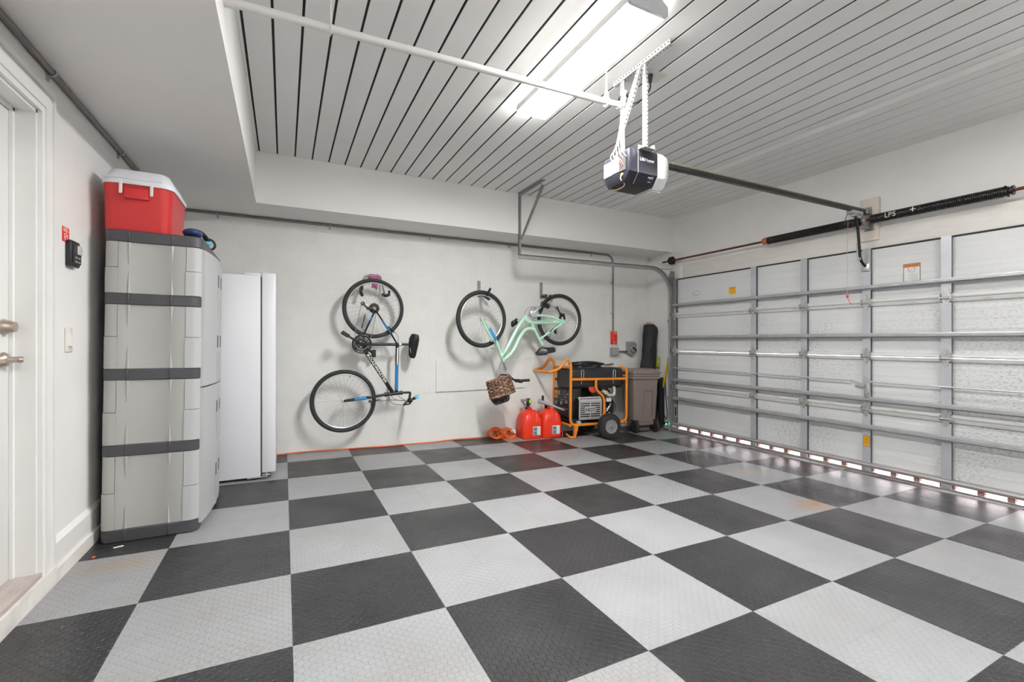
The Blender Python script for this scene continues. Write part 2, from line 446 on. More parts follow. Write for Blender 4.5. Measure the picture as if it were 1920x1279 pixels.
for n, (hid, dd, x0, x1, y0, y1, dark) in enumerate(cells):
    if n < 292:
        key = (round(x1-x0, 4), round(y1-y0, 4), dark)
        if key not in cache: cache[key] = tile_mesh(x1-x0, y1-y0, TD if dark else TL)
        o = bpy.data.objects.new('floor_tile', cache[key]); link(o, floor); o.location = (x0, y0, 0)
    else: rest[dark].box(x0+.0004, x1-.0004, y0+.0004, y1-.0004, -.0118, 0)
for dark in (True, False):
    if rest[dark].v: part(rest[dark], 'floor_tiles', TD if dark else TL, floor, local=True, kind='stuff')

# back wall of painted blocks
wb = struct(MB().box(-1.3, 5.4, BY+.0016, BY+.25, -.3, 3.2), 'wall_back', BLOCKJ)
JZ = .954; bc = {}
for r in range(-6, 8):
    z0, z1 = JZ+.2032*r, JZ+.2032*(r+1); z0c, z1c = max(z0, -.12), min(z1, ZS+.01)
    if z1c-z0c < .03: continue
    for c in range(-1, 17):
        x0 = LX+.13+.4064*(c-1)+(.2032 if r % 2 else 0); x1 = x0+.4064
        x0, x1 = max(x0, LX), min(x1, DX+.05)
        if x1-x0 < .03: continue
        k = (round(x1-x0, 3), round(z1c-z0c, 3))
        if k not in bc: bc[k] = MB().box(.0, k[0], 0, .02, .0008, k[1]-.0008, .0009, 1).mesh('block', BLOCKP)
        o = bpy.data.objects.new('block', bc[k]); link(o, wb); o.location = (x0, BY+random.uniform(-.0003, .0003), z0c)

# left wall with the entry door opening, its step and baseboard
OY0, OY1, OZ0, OZ1 = -3.10, -2.165, .13, 2.245
wl = MB().box(LX-.18, LX, OY1, BY+.1, -.2, 3.1).box(LX-.18, LX, FY-.1, OY0, -.2, 3.1).box(LX-.18, LX, OY0, OY1, OZ1, 3.1).box(LX-.18, LX, OY0, OY1, -.2, OZ0-.002)
struct(wl, 'wall_left', PAINT)
cb = MB().prism([(-1.0, FY, fz(-1, FY)-.02), (-1.0, -2.06, fz(-1, -2.06)-.02), (-1.0, -2.06, .118), (-1.0, FY, .118)], (-.06, 0, 0))
cb.prism([(-1.0, -2.06, fz(-1, -2.06)-.02), (-1.0, BY, fz(-1, BY)-.02), (-1.0, BY, .100), (-1.0, -2.06, .100)], (-.06, 0, 0))
struct(cb, 'trim_1', CURBM)
struct(MB().box(-1.16, -1.012, OY0+.01, OY1-.005, .1182, .142, .004), 'trim_2', SILLM)
bb = MB().box(LX, -1.012, -2.045, BY, .1002, .215).prism([(LX, -2.045, .215), (-1.012, -2.045, .215), (-1.020, -2.045, .232), (LX, -2.045, .240)], (0, BY+2.045, 0))
struct(bb, 'baseboard_left', TRIMW)
# entry door
ed = struct(MB().box(-1.155, -1.112, OY0+.03, OY1-.030, .1425, 2.225, .002), 'door_1', TRIMW)
jm = MB().box(-1.20, LX+.001, OY1-.022, OY1+.001, OZ0+.012, OZ1).box(-1.20, LX+.001, OY0-.001, OY0+.022, OZ0+.012, OZ1).box(-1.20, LX+.001, OY0, OY1, OZ1-.02, OZ1+.001)
jm.box(-1.111, -1.098, OY1-.036, OY1-.022, OZ0+.012, OZ1-.02).box(-1.111, -1.098, OY0+.022, OY1-.022, OZ1-.034, OZ1-.02)
part(jm, 'door_jamb', TRIMW, ed)
cs = MB()
for (a, b, x1) in ((0, .028, -1.012), (.028, .072, -1.006), (.072, .105, -1.014), (.105, .118, -1.004)):
    cs.box(LX, x1, OY1-.010+a, OY1-.010+b, .1195, OZ1+.006+b if True else 0)
    cs.box(LX, x1, OY0+.010-b, OY0+.010-a, .1195, OZ1+.006+b)
    cs.box(LX, x1, OY0+.010-a, OY1-.010+a, OZ1+.006+a-.012, OZ1+.006+b)
part(cs, 'door_casing', TRIMW, ed)
kx = -1.112; db = PX(9, 613, -1.106); lv = PX(9, 675, -1.106)
dbm = MB().lathe([(.034,0), (.034,.006), (.030,.014), (.027,.026), (.022,.036), (.022,.040), (.015,.041), (.0,.041)], (kx, db.y, db.z), (1,0,0), 24)
part(dbm, 'deadbolt', NICKEL, ed)
lm = MB().lathe([(.034,0), (.034,.005), (.026,.016), (.014,.022), (.012,.046), (0,.047)], (kx, lv.y, lv.z), (1,0,0), 24)
lm.tube([(kx+.040, lv.y+.004, lv.z), (kx+.046, lv.y-.02, lv.z), (kx+.046, lv.y-.06, lv.z-.003), (kx+.044, lv.y-.11, lv.z-.004)], [.011,.011,.010,.0095], 10, flat=.8)
lm.tube([(kx+.020, lv.y, lv.z), (kx+.056, lv.y+.004, lv.z), (kx+.062, lv.y+.006, lv.z)], [.013,.0145,.012], 14)
part(lm, 'lever_handle', NICKEL, ed)

# door wall, wall behind the camera, soffit, slatted ceiling
GY0, GY1, GZ1 = -5.00, -.24, 2.02
wr = MB().box(DX, DX+.22, GY1, BY+.1, -.3, 3.1).box(DX, DX+.22, FY-.1, GY0, -.3, 3.1).box(DX, DX+.22, GY0, GY1, GZ1, 3.1)
struct(wr, 'wall_right', PAINT)
struct(MB().box(-1.3, 5.3, FY-.15, FY, -.3, 3.2), 'wall_front', PAINT)
so = MB().prism([(LX, FY, ZS), (SOX, FY, ZS), (SOX, SOY, ZS), (DX, SOY, ZS), (DX, BY, ZS), (LX, BY, ZS)], (0, 0, .75))
struct(so, 'trim_3', SOFF)
ce = struct(MB().box(SOX-.02, DX+.02, FY-.05, SOY+.02, ZC+.0065, ZC+.12), 'ceiling', GAPM)
G0, GP, GW = -.236, .1505, .0068
edges = [SOX] + [G0+GP*k for k in range(40) if G0+GP*k < DX-.02] + [DX]
pcache = {}
STRIPX = 3.945
for k in range(len(edges)-1):
    x0 = edges[k] + (GW if k else .0003); x1 = edges[k+1] - (GW if k < len(edges)-2 else .0003)
    if edges[k] > STRIPX+.05:                      # past the joint cover the panels sit closer together
        x0 -= .003; x1 += .003
    key = round(x1-x0, 4)
    if key not in pcache: pcache[key] = MB().box(0, key, FY, SOY-.0005, 0, .0060, .0015, 1).mesh('ceiling_panel', PANEL)
    o = bpy.data.objects.new('ceiling_panel', pcache[key]); link(o, ce); o.location = (x0, 0, ZC+random.uniform(-.0008, .0008))
part(MB().prism([(STRIPX-.024, FY, ZC-.0012), (STRIPX+.016, FY, ZC-.024), (STRIPX+.022, FY, ZC-.022), (STRIPX+.022, FY, ZC-.0012)], (0, SOY-.001-FY, 0)), 'joint_cover', TRIMW, ce)
# header board, corner board and the bare block that carries the opener rail
struct(MB().box(DX-.022, DX, -5.3, -.335, 2.082, 2.165, .003).box(DX-.012, DX, -5.3, -.335, 2.166, 2.275, .003), 'trim_4', WOODP)
struct(MB().box(DX-.035, DX, -.33, -.225, 1.95, 2.47, .003), 'trim_5', WOODP)
hb = MB().box(DX-.045, DX, -2.70, -2.545, 2.152, 2.56, .004)
struct(hb, 'trim_6', BWOOD)
# outside: driveway seen through the slots under the door
struct(MB().box(DX+.22, 12, -12, 6, -.30, -.115).box(DX-.02, DX+.22, GY0, GY1, -.30, -.118), 'trim_7', PAVER)

# ================================================================== GARAGE DOOR
BRAIL = mat('dimmed grey pink rail', (.46,.435,.43), .45, .3, var=.2, vscale=6)  # grey-pink metal, its colour darkened for the dim light low on the door
SHADEM = mat('painted inner shade', (.10,.10,.105), .6)
gd = thing('garage_door', 'wide white sectional garage door with steel struts, closed, at the right', 'garage door', (4.97, -2.62, -.07))
DB, SH = .030, .5085
JO = [DB+SH*k for k in range(5)]                   # section joints, .03 .. 2.064
XS = 4.990
Y0, Y1 = -5.04, -.205
STY = [-1.45, -2.035, -2.62, -3.205, -3.79, -4.375]
def sect(z0, z1):
    m = MB().box(XS, XS+.028, Y0, Y1, z0+.001, z1-.001)
    for k in range(1, 6):                          # shallow pressed lines in the skin
        z = z0+(z1-z0)*k/6; m.box(XS-.0018, XS, Y0+.05, Y1-.05, z-.012, z+.012, .0008, 1)
    return m
for k in range(4): part(sect(JO[k], JO[k+1]), 'door_section', DSKIN, gd)
for k in range(1, 4):                              # folded lips of the sections at each joint
    z = JO[k]
    m = MB()
    m.prism([(XS, Y0+.04, z+.002), (XS-.028, Y0+.04, z+.002), (XS-.034, Y0+.04, z+.012), (XS-.028, Y0+.04, z+.034), (XS, Y0+.04, z+.040)], (0, Y1-Y0-.08, 0))
    part(m, 'section_lip', RAILW, gd)
    m = MB().prism([(XS, Y0+.04, z-.038), (XS-.022, Y0+.04, z-.030), (XS-.030, Y0+.04, z-.006), (XS-.024, Y0+.04, z-.001), (XS, Y0+.04, z-.001)], (0, Y1-Y0-.08, 0))
    part(m, 'section_lip', RAILW, gd)
part(MB().box(XS-.002, XS+.02, Y0, Y1, JO[4]-.001, JO[4]+.016), 'top_gap_shade', RUBBER, gd)  # black strip put in as the shade of the gap over the door
for y in STY+[-.235, -5.01]:
    w = .034 if y in STY else .028
    for k in range(4):
        b = 0 if k else -.0
        za, zb2 = JO[k]+(.041 if k else 0), JO[k+1]-(.039 if k < 3 else -.012)
        s_ = part(MB().box(4.945, 4.948, y-w, y+w, za, zb2).box(4.948, XS-.0005, y+w-.003, y+w, za, zb2), 'stile', STILE if y != -.235 else GALVD, gd)
        part(MB().box(4.9481, XS-.0005, y-w+.007, y-w+.010, za, zb2), 'stile_shade', SHADEM, s_, label='painted inner shade of the stile')  # dark plate paints in the shade inside the open stile channel
def hat(z, x=4.944, h=.048, d=.046):
    t = .003; y = Y0+.01; L = Y1-Y0-.02
    pr = [(x, z+h/2), (x-.004, z+h/2), (x-.006, z+h/4), (x-d, z+h/5), (x-d, z-h/5), (x-.006, z-h/4), (x-.004, z-h/2), (x, z-h/2), (x, z-h/4), (x-d+t, z-h/5+t), (x-d+t, z+h/5-t), (x, z+h/4)]
    return MB().prism([(a, y, b) for a, b in pr], (0, L, 0))
for z in (1.700, 1.245, .640, .375): part(hat(z), 'strut', GALV, gd)
def hinge(y, z):
    m = MB().prism([(4.9445, y-.030, z+.002), (4.9445, y+.030, z+.002), (4.9445, y+.024, z+.050), (4.9445, y+.010, z+.085), (4.9445, y-.010, z+.085), (4.9445, y-.024, z+.050)], (-.004, 0, 0))
    m.prism([(4.9445, y-.026, z-.002), (4.9445, y+.026, z-.002), (4.9445, y+.020, z-.040), (4.9445, y+.009, z-.068), (4.9445, y-.009, z-.068), (4.9445, y-.020, z-.040)], (-.004, 0, 0))
    m.cyl((4.934, y-.042, z), (4.934, y+.042, z), .010, n=10)
    for s in (-1, 1): m.box(4.918, 4.944, y+s*.036-.003, y+s*.036+.003, z-.018, z+.030)
    for dz in (.030, .066, -.026, -.052): m.cyl((4.9405, y, z+dz), (4.935, y, z+dz), .006, n=6)
    return m
for k in (1, 2, 3):
    for y in STY: part(hinge(y, JO[k]), 'hinge', HINGE, gd)
def endhinge(y, z):
    m = hinge(y, z); m.cyl((4.925, y-.03, z+.012), (4.925, y+.055, z+.012), .006, n=8); return m
for k in (1, 2, 3):
    h = part(endhinge(-.235, JO[k]), 'end_hinge', HINGE, gd)
    part(MB().lathe([(.008,0), (.023,.001), (.023,.010), (.016,.013), (.016,.016), (0,.017)], (4.925, -.192, JO[k]+.012), (0,1,0), 16), 'roller', BLKM, h)
# bottom rail, slots of daylight and the strip on the floor
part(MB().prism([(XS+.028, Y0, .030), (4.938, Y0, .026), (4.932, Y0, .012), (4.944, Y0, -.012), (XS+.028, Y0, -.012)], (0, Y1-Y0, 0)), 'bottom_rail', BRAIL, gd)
sep_m = MB(); sl = MB()
ys = [-.235]+STY+[-5.01]
for a, b in zip(ys[:-1], ys[1:]):
    a2, b2 = a-.036, b+.036; n = 6 if a == -.235 else 3
    w = (a2-b2)/n
    for q in range(n+1):
        c = a2-q*w; hw = .021 if 0 < q < n else .014
        sep_m.box(4.962, XS+.018, c-hw, c+hw, -.046, -.0121)
    sl.box(4.966, 4.972, b2, a2, -.0320, -.0265)
part(sep_m, 'bottom_blocks', mat('terracotta seal blocks', (.40,.20,.15), .7, var=.3, vscale=20), gd, kind='stuff')
part(sl, 'slot_bar', GALV, gd)
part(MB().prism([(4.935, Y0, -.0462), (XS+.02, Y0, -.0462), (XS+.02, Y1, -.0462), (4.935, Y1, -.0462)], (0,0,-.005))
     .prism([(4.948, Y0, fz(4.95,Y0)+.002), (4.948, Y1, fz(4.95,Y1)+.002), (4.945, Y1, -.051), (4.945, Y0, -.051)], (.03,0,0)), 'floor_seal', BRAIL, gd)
for y in STY: part(MB().box(4.940, 4.961, y-.034, y+.034, -.046, -.0125, .002, 1).cyl((4.9402, y, -.032), (4.934, y, -.032), .007, n=6), 'stile_foot', GALV, gd)
# lock bar with its latch on the centre stile
part(MB().cyl((4.93, -.22, .812), (4.93, -2.47, .806), .008, n=8).cyl((4.93, -2.66, .806), (4.93, -5.0, .806), .008, n=8), 'lock_bar', STILE, gd, split=True)
lt = MB().box(4.925, 4.9445, -2.655, -2.61, .66, .80, .004).cyl((4.9245, -2.633, .70), (4.915, -2.633, .70), .012, n=12)
lt.bar((4.917, -2.62, .765), (4.905, -2.50, .81), .014, .018).bar((4.925, -2.66, .79), (4.92, -2.61, .85), .012, .03)
part(lt, 'lock_latch', HINGE, gd)
# stickers
def sticker(y, z, w, h, m, name='sticker', x=XS-.0028, label=None): return part(MB().box(x-.0006, x, y-w/2, y+w/2, z-h/2, z+h/2), name, m, gd, label=label)
def on_skin(u, v, x=XS): return PX(u, v, x)
a, b = on_skin(1694, 498), on_skin(1726, 526)
cy, cz, w, h = (a.y+b.y)/2, (a.z+b.z)/2+.004, abs(a.y-b.y), abs(a.z-b.z)+.01
s = sticker(cy, cz, w, h, BLACK, 'warning_sticker', label='white warning sheet with orange header and black border')
X2 = XS-.0037
part(MB().box(X2, X2+.0004, cy-w/2+.004, cy+w/2-.004, cz-h/2+.004, cz+h/2-.032), 'sheet', PAPER, s)
part(MB().box(X2, X2+.0004, cy-w/2+.004, cy+w/2-.004, cz+h/2-.030, cz+h/2-.004), 'header_band', ORLAB, s)
X2 -= .0004
text('WARNING', .021, BLACK, s, (X2, cy+.052, cz+h/2-.0245), (0,-1,0), (0,0,1), ext=.0002)
ln = MB().torus((X2, cy, cz+.028), (1,0,0), .026, .0022, 28, 6).bar((X2, cy-.018, cz+.046), (X2, cy+.018, cz+.010), .004, .0006, (1,0,0))
part(ln, 'prohibition_sign', mat('faded red print', (.55,.30,.28), .6), s)
ln = MB()
for q in range(6): ln.box(X2, X2+.0003, cy-w/2+.016, cy+w/2-.035-.01*(q % 3), cz-.018-.011*q, cz-.0148-.011*q)
ln.box(X2, X2+.0003, cy+.055, cy+.065, cz-h/2+.010, cz-.02)
part(ln, 'print_lines', GREYP, s)
a, b = on_skin(1367, 539), on_skin(1380, 551)
s = sticker((a.y+b.y)/2, (a.z+b.z)/2, abs(a.y-b.y), abs(a.z-b.z), YLAB, 'amber_sticker')
cy, cz = (a.y+b.y)/2, (a.z+b.z)/2; ln = MB()
ln.box(XS-.0040, XS-.0035, cy-.035, cy+.035, cz+.026, cz+.036)
for q in range(5): ln.box(XS-.0039, XS-.0034, cy-.038, cy+.038-.012*(q % 2), cz+.014-.011*q, cz+.017-.011*q)
part(ln, 'print_lines', mat('dark amber print', (.40,.16,.01), .6), s)
a = on_skin(1305, 550)
ov = MB(); ov.add([(XS-.0035, a.y+cos(2*pi*k/28)*.062, a.z+sin(2*pi*k/28)*.026) for k in range(28)], [tuple(range(28))])
s = part(ov, 'oval_sticker', WHITE, gd)
part(MB().tube([(XS-.0038, a.y+cos(2*pi*k/28)*.062, a.z+sin(2*pi*k/28)*.026) for k in range(28)], .0022, 5, True), 'oval_rim', BLACK, s)
text('amarr', .033, BLACK, s, (XS-.0040, a.y+.046, a.z-.010), (0,-1,0), (0,0,1), ext=.0002)
a, b = PX(1619, 817, 4.944), PX(1631, 837, 4.944); cy, cz = (a.y+b.y)/2, (a.z+b.z)/2
s = part(MB().box(4.9440, 4.9448, cy-.028, cy+.028, cz-.05, cz+.05), 'stile_label', BLACK, gd, label='amber label on the centre stile')
part(MB().box(4.9432, 4.9439, cy-.025, cy+.025, cz-.046, cz+.046), 'sheet', YLAB, s)
ln = MB()
for q in range(7): ln.box(4.9428, 4.9433, cy-.019, cy+.019, cz-.030+.010*q, cz-.026+.010*q)
part(ln, 'print_lines', mat('brown print', (.30,.12,.01), .6), s)
a, b = on_skin(1636, 507), on_skin(1650, 538)
sticker((a.y+b.y)/2, (a.z+b.z)/2, abs(a.y-b.y)*.8, abs(a.z-b.z), mat('shiny tape', (.74,.74,.74), .25), 'tape_strip')
a = PX(1267, 770, 4.944)
s = part(MB().box(4.9438, 4.9446, a.y-.018, a.y+.018, a.z-.085, a.z+.085), 'edge_label', WHITE, gd, label='narrow white and black label on the end stile')
part(MB().box(4.9431, 4.9437, a.y-.014, a.y+.014, a.z-.075, a.z+.055), 'sheet', BLACK, s)
part(MB().box(4.9431, 4.9437, a.y-.016, a.y+.016, a.z+.060, a.z+.075), 'header_band', RED, s)

# ================================================================== TRACK, SPRING, OPENER
tk = thing('door_track', 'galvanised steel track curving along the back wall and hung from the ceiling', 'door track', (4.91, -.178, fz(4.91,-.178)))
TX, TY = 4.925, -.178
ZH = 2.215
path = [(TX, TY, fz(TX, TY)+.003), (TX, TY, ZH-.36)] + [(TX-.36+.36*cos(pi/2*k/12), TY, ZH-.36+.36*sin(pi/2*k/12)) for k in range(1, 13)] + [(2.47, TY, ZH-.012)]
def channel(path):
    """C profile opening towards the door, swept in the track's own plane"""
    P = [Vector(p) for p in path]; rings = []
    for i, p in enumerate(P):
        a = P[max(i-1,0)]; b = P[min(i+1,len(P)-1)]; t = (b-a).normalized()
        n = Vector((0,1,0)).cross(t).normalized()
        w, d, th = .026, .019, .003
        pr = [(-w,-d), (-w,d), (w,d), (w,-d), (w-th,-d), (w-th,d-th), (-w+th,d-th), (-w+th,-d)]
        rings.append([p+n*q+Vector((0,1,0))*r for q, r in pr])
    return MB().loft(rings)
part(channel(path), 'track', mat('grey track steel', (.40,.41,.41), .42, .4, var=.15, vscale=14), tk)
fl = MB().bar((TX+.02, -.150, 2.16), (TX+.02, -.150, fz(TX,-.15)+.003), .004, .05, (1,0,0)).box(TX+.02, DX-.001, -.158, -.148, -.05, 2.20)
for z in (.35, .9, 1.45): fl.box(TX-.03, TX+.022, -.157, -.149, z, z+.05)
part(fl, 'wall_angle', GALVD, tk)
ha = MB().bar((TX-.28, -.150, 2.21), (DX-.036, -.150, 2.235), .004, .045, (0,1,0))
part(ha, 'corner_brace', GALVD, tk)
hx = 2.50
hg = MB().box(hx-.015, hx+.015, TY+.022, TY+.026, ZH-.03, ZC-.004).box(hx-.015, hx-.011, TY+.022, TY+.05, ZH-.03, ZC-.004)
for q in range(30): hg.cyl((hx+.003, TY+.0215, ZH+.02+.024*q), (hx+.003, TY+.0225, ZH+.02+.024*q), .004, n=6)
part(hg, 'hanger_strap', GALVD, tk)
part(MB().bar((hx+.006, TY+.01, ZH+.20), (hx+.035, -.62, ZC-.03), .03, .004, (1,0,0)).bar((hx+.010, TY+.01, ZH+.20), (hx+.05, -.62, ZC-.03), .004, .03, (1,0,0)), 'hanger_brace', GALVD, tk)
part(MB().box(hx-.015, hx+.030, -.70, SOY-.01, ZC-.006, ZC-.0012).box(hx-.015, hx-.011, -.70, SOY-.01, ZC-.04, ZC-.0012), 'ceiling_angle', GALVD, tk)

sp = thing('torsion_spring_assembly', 'long black torsion springs on a rusty shaft above the garage door', 'torsion spring', (4.905, -2.62, 2.29))
SXX, SZ = 4.905, 2.337
part(MB().cyl((SXX, -.05, SZ), (SXX, -5.2, SZ), .0125, n=10), 'shaft', RUST, sp)
def spring(y0, y1):
    N = int(abs(y1-y0)/.0125); m = MB()
    prof = []
    for k in range(N):
        y = abs(y1-y0)*k/N; q = abs(y1-y0)/N
        prof += [(.0375, y), (.041, y+q*.3), (.041, y+q*.7)]
    prof.append((.0375, abs(y1-y0)))
    return m.lathe(prof, (SXX, y0, SZ), (0, -1 if y1 < y0 else 1, 0), 14)
s1 = part(spring(-1.66, -2.58), 'spring', SPRING, sp); s2 = part(spring(-2.68, -3.56), 'spring', SPRING, sp)
def cone(y0, y1, m, nm):
    d = 1 if y1 > y0 else -1
    c = MB().lathe([(.030,0), (.036,.004), (.036,.03), (.028,.034), (.028,.045), (.036,.048), (.036,.06), (.016,.062), (0,.062)], (SXX, y0, SZ), (0,d,0), 18)
    for k in range(4):
        a = pi/4+k*pi/2; c.cyl((SXX+cos(a)*.03, y0+d*.020, SZ+sin(a)*.03), (SXX+cos(a)*.048, y0+d*.020, SZ+sin(a)*.048), .008, n=8)
    return part(c, nm, m, sp)
cone(-1.665, -1.6, RUSTO, 'winding_cone'); cone(-3.555, -3.62, BLKM, 'winding_cone')
dr = MB().lathe([(.014,-.03), (.035,-.03), (.052,-.022), (.055,-.016), (.046,-.012), (.048,.012), (.055,.016), (.058,.022), (.040,.03), (.016,.032), (0,.032)], (SXX, -.215, SZ), (0,-1,0), 22)
for k in range(5):
    a = 2*pi*k/5; dr.obox((SXX+cos(a)*.027, -.248, SZ+sin(a)*.027), (.03,.006,.008), Matrix.Rotation(-a, 3, 'Y'))
part(dr, 'cable_drum', mat('dark cast drum', (.035,.022,.024), .45, .5), sp)
cbk = MB().box(SXX-.01, DX-.046, -2.655, -2.60, SZ-.075, SZ-.070).box(DX-.051, DX-.0455, -2.665, -2.585, SZ-.09, SZ+.06)
cbk.lathe([(.020,-.014), (.044,-.014), (.050,0), (.044,.014), (.020,.014)], (SXX, -2.63, SZ), (0,1,0), 18).box(SXX-.008, SXX+.045, -2.640, -2.620, SZ-.074, SZ-.035)
for q in (-2.648, -2.608): cbk.cyl((DX-.052, q, SZ-.08), (DX-.060, q, SZ-.08), .008, n=6)
part(cbk, 'center_bracket', GALVD, sp)
text('LP5', .060, PAPER, s2, (SXX-.0415, -2.80, SZ-.020), (0,-1,0), (0,0,1), ext=.0008)
text('+', .085, PAPER, s2, (SXX-.0415, -2.985, SZ-.024), (0,-1,0), (0,0,1), ext=.0008)

op = thing('garage_door_opener', 'black and white motor unit hung on perforated angle iron under the ceiling', 'door opener', (2.06, -2.63, 2.16))
ya, yb = -2.76, -2.50
def shell(x0, x1, z0, z1, cut, r=.035):
    """profile in y-z with chamfered underside, extruded along x"""
    pr = [(ya+.004, z1), (yb-.004, z1), (yb, z1-.01), (yb, z0+cut), (yb-cut*.8, z0), (ya+cut*.8, z0), (ya, z0+cut), (ya, z1-.01)]
    return pr
zt, zb = 2.415, 2.205
pr = shell(0, 0, zb, zt, .062)
rings = []
for x, s, dz in ((1.905, .93, .012), (1.912, .98, .004), (1.935, 1, 0), (2.145, 1, 0)):
    rings.append([Vector((x, -2.63+(y+2.63)*s, z+(dz if z < 2.3 else -dz))) for y, z in pr])
hs = part(MB().loft(rings), 'motor_housing', mat('navy black housing', (.020,.021,.030), .32), op)
rings = []
for x, s, dz in ((2.1455, 1.0, 0), (2.19, 1.0, 0), (2.235, .97, .012), (2.262, .86, .035), (2.272, .70, .06)):
    rings.append([Vector((x, -2.63+(y+2.63)*s, z+(dz-.012 if z < 2.3 else -dz))) for y, z in pr])
part(MB().loft(rings), 'light_lens', LENSW, op)
part(MB().box(2.155, 2.23, -2.70, -2.56, 2.186, 2.194, .003, 1).box(2.17, 2.215, -2.675, -2.585, 2.183, 2.187, .002, 1), 'lens_step', TRIMW, op)
part(MB().box(1.978, 1.984, ya-.0012, ya+.002, zb+.064, zt-.008).bar((1.981, ya-.0006, zb+.063), (1.981, ya+.048, zb+.002), .005, .003), 'housing_seam', GREYPL, hs)
text('LiftMaster', .030, WHITE, hs, (1.994, ya-.0012, 2.345), (1,0,0), (0,0,1), bold=.008)
text('myQ', .022, WHITE, hs, (2.075, ya+.018-.0030, zb+.041), (1,0,0), (0,-.62,.78))
text('Wi-Fi', .012, WHITE, hs, (2.085, ya+.034-.0030, zb+.021), (1,0,0), (0,-.62,.78))
lab = MB().box(1.9025, 1.9045, -2.60, -2.515, 2.288, 2.378); part(lab, 'data_label', PAPER, hs)
part(MB().box(1.9025, 1.9045, -2.665, -2.608, 2.290, 2.382), 'data_label', PAPER, hs)
ln = MB()
for q in range(7):
    ln.box(1.9015, 1.9024, -2.592, -2.523-.008*(q % 3), 2.297+.0105*q, 2.300+.0105*q)
    if q < 6: ln.box(1.9015, 1.9024, -2.655, -2.617-.006*(q % 2), 2.300+.013*q, 2.304+.013*q)
part(ln, 'print_lines', GREYP, hs)
part(MB().box(1.9005, 1.9045, -2.735, -2.672, 2.282, 2.388), 'terminal_recess', HOLE, hs)
part(MB().cyl((1.906, -2.70, 2.258), (1.897, -2.70, 2.258), .010, n=12), 'learn_button', mat('amber button', (.45,.24,.06), .4), hs)
part(MB().tube(curve([(1.897, -2.70, 2.256), (1.898, -2.69, 2.232), (1.918, -2.695, 2.212), (1.935, -2.68, 2.197), (1.937, -2.62, 2.192), (1.925, -2.575, 2.198), (1.918, -2.565, 2.210)], 5), .0032, 6), 'antenna_wire', MYEL, hs)
wires = MB()
for k in range(5):
    y = -2.60-.03*k; wires.tube(curve([(1.903, y-.02, 2.36), (1.890, y, 2.40), (1.93, -2.60-.01*k, 2.47+.02*k), (1.975, -2.612, 2.62+.02*k)], 5), .0028, 5)
part(wires, 'bell_wire', WHITE, op, split=True)
wr2 = MB()
for k in range(3): wr2.tube(curve([(1.900, -2.72+.018*k, 2.31), (1.890, -2.70+.015*k, 2.35), (1.897, -2.66+.012*k, 2.39), (1.92, -2.64, 2.43)], 5), .0024, 5)
part(wr2, 'terminal_wire', mat('red wire', (.55,.12,.09), .5), op, split=True)
# perforated angle iron
def angle(p0, p1, w=.030, d1=(0,1,0), d2=(1,0,0), holes=True):
    p0, p1 = Vector(p0), Vector(p1); t = (p1-p0); L = t.length; t.normalize(); d1, d2 = Vector(d1), Vector(d2)
    m = MB().prism([p0, p0+d1*w, p0+d1*w+d2*.003, p0+d1*.003+d2*.003, p0+d1*.003+d2*w, p0+d2*w], t*L)
    h = MB(); n = int(L/.026)
    if holes:
        for k in range(n):
            c = p0+t*(.014+.026*k)
            h.cyl(c+d1*.017-d2*.0006, c+d1*.017+d2*.0036, .0048, n=6); h.cyl(c+d2*.017-d1*.0006, c+d2*.017+d1*.0036, .0048, n=6)
    return m, h
def iron(name, par, *a, **k):
    m, h = angle(*a, **k); o = part(m, name, WSTEEL, par)
    if h.v: part(h, 'punched_holes', HOLE, o, kind='stuff')
    return o
iron('ceiling_angle', op, (1.978, -3.03, ZC-.034), (1.978, -2.52, ZC-.034), d1=(0,0,1), d2=(1,0,0))
iron('hanger_strut', op, (1.985, -2.585, zt-.01), (1.985, -2.585, ZC-.006), d1=(0,-1,0), d2=(1,0,0), w=.036)
iron('hanger_strut', op, (1.985, -2.818, zt-.005), (1.985, -2.818, ZC-.006), d1=(0,1,0), d2=(1,0,0), w=.023)
m, h = angle((1.975, -2.605, 2.60), (1.975, -2.800, ZC-.02), d1=Vector((0,.8,.6)), d2=(1,0,0), w=.028); o = part(m, 'diagonal_strut', WSTEEL, op); part(h, 'punched_holes', HOLE, o, kind='stuff')
part(MB().box(1.985, 2.09, -2.80, -2.752, zt, zt+.004).box(1.985, 2.09, -2.758, -2.755, zt+.004, zt+.028).cyl((2.075,-2.80,zt+.014), (2.075,-2.785,zt+.014), .012, n=10).box(1.96, 2.05, -2.62, -2.57, zt, zt+.006), 'mount_plate', WSTEEL, op, split=True)
# rail, trolley and arm
RZ = 2.432
rl = MB().box(2.23, 4.955, -2.640, -2.600, RZ-.028, RZ+.012, .004, 1)
part(rl, 'rail', BLKM, op)
bt = MB()
for k in range(208): bt.box(2.285+.0128*k, 2.2915+.0128*k, -2.6425, -2.6405, RZ+.000, RZ+.010)
part(bt, 'belt_teeth', mat('tan belt teeth', (.22,.18,.12), .6), op, kind='stuff')
part(MB().box(4.66, 4.83, -2.652, -2.588, RZ-.055, RZ-.026, .006).box(4.70, 4.78, -2.645, -2.595, RZ-.075, RZ-.05, .005), 'trolley', GALV, op)
part(MB().box(4.90, 4.984, -2.65, -2.59, RZ-.03, RZ+.02, .004).cyl((4.93, -2.66, RZ), (4.93, -2.58, RZ), .014, n=10).box(4.979, 4.9845, -2.65, -2.59, RZ-.035, RZ+.045), 'header_bracket', GALVD, op)
part(MB().tube(fillet([(4.755, -2.62, RZ-.06), (4.80, -2.62, 2.24), (4.84, -2.62, 1.955), (4.925, -2.62, 1.905)], .06), .013, 8, flat=.7), 'door_arm', BLKM, op)
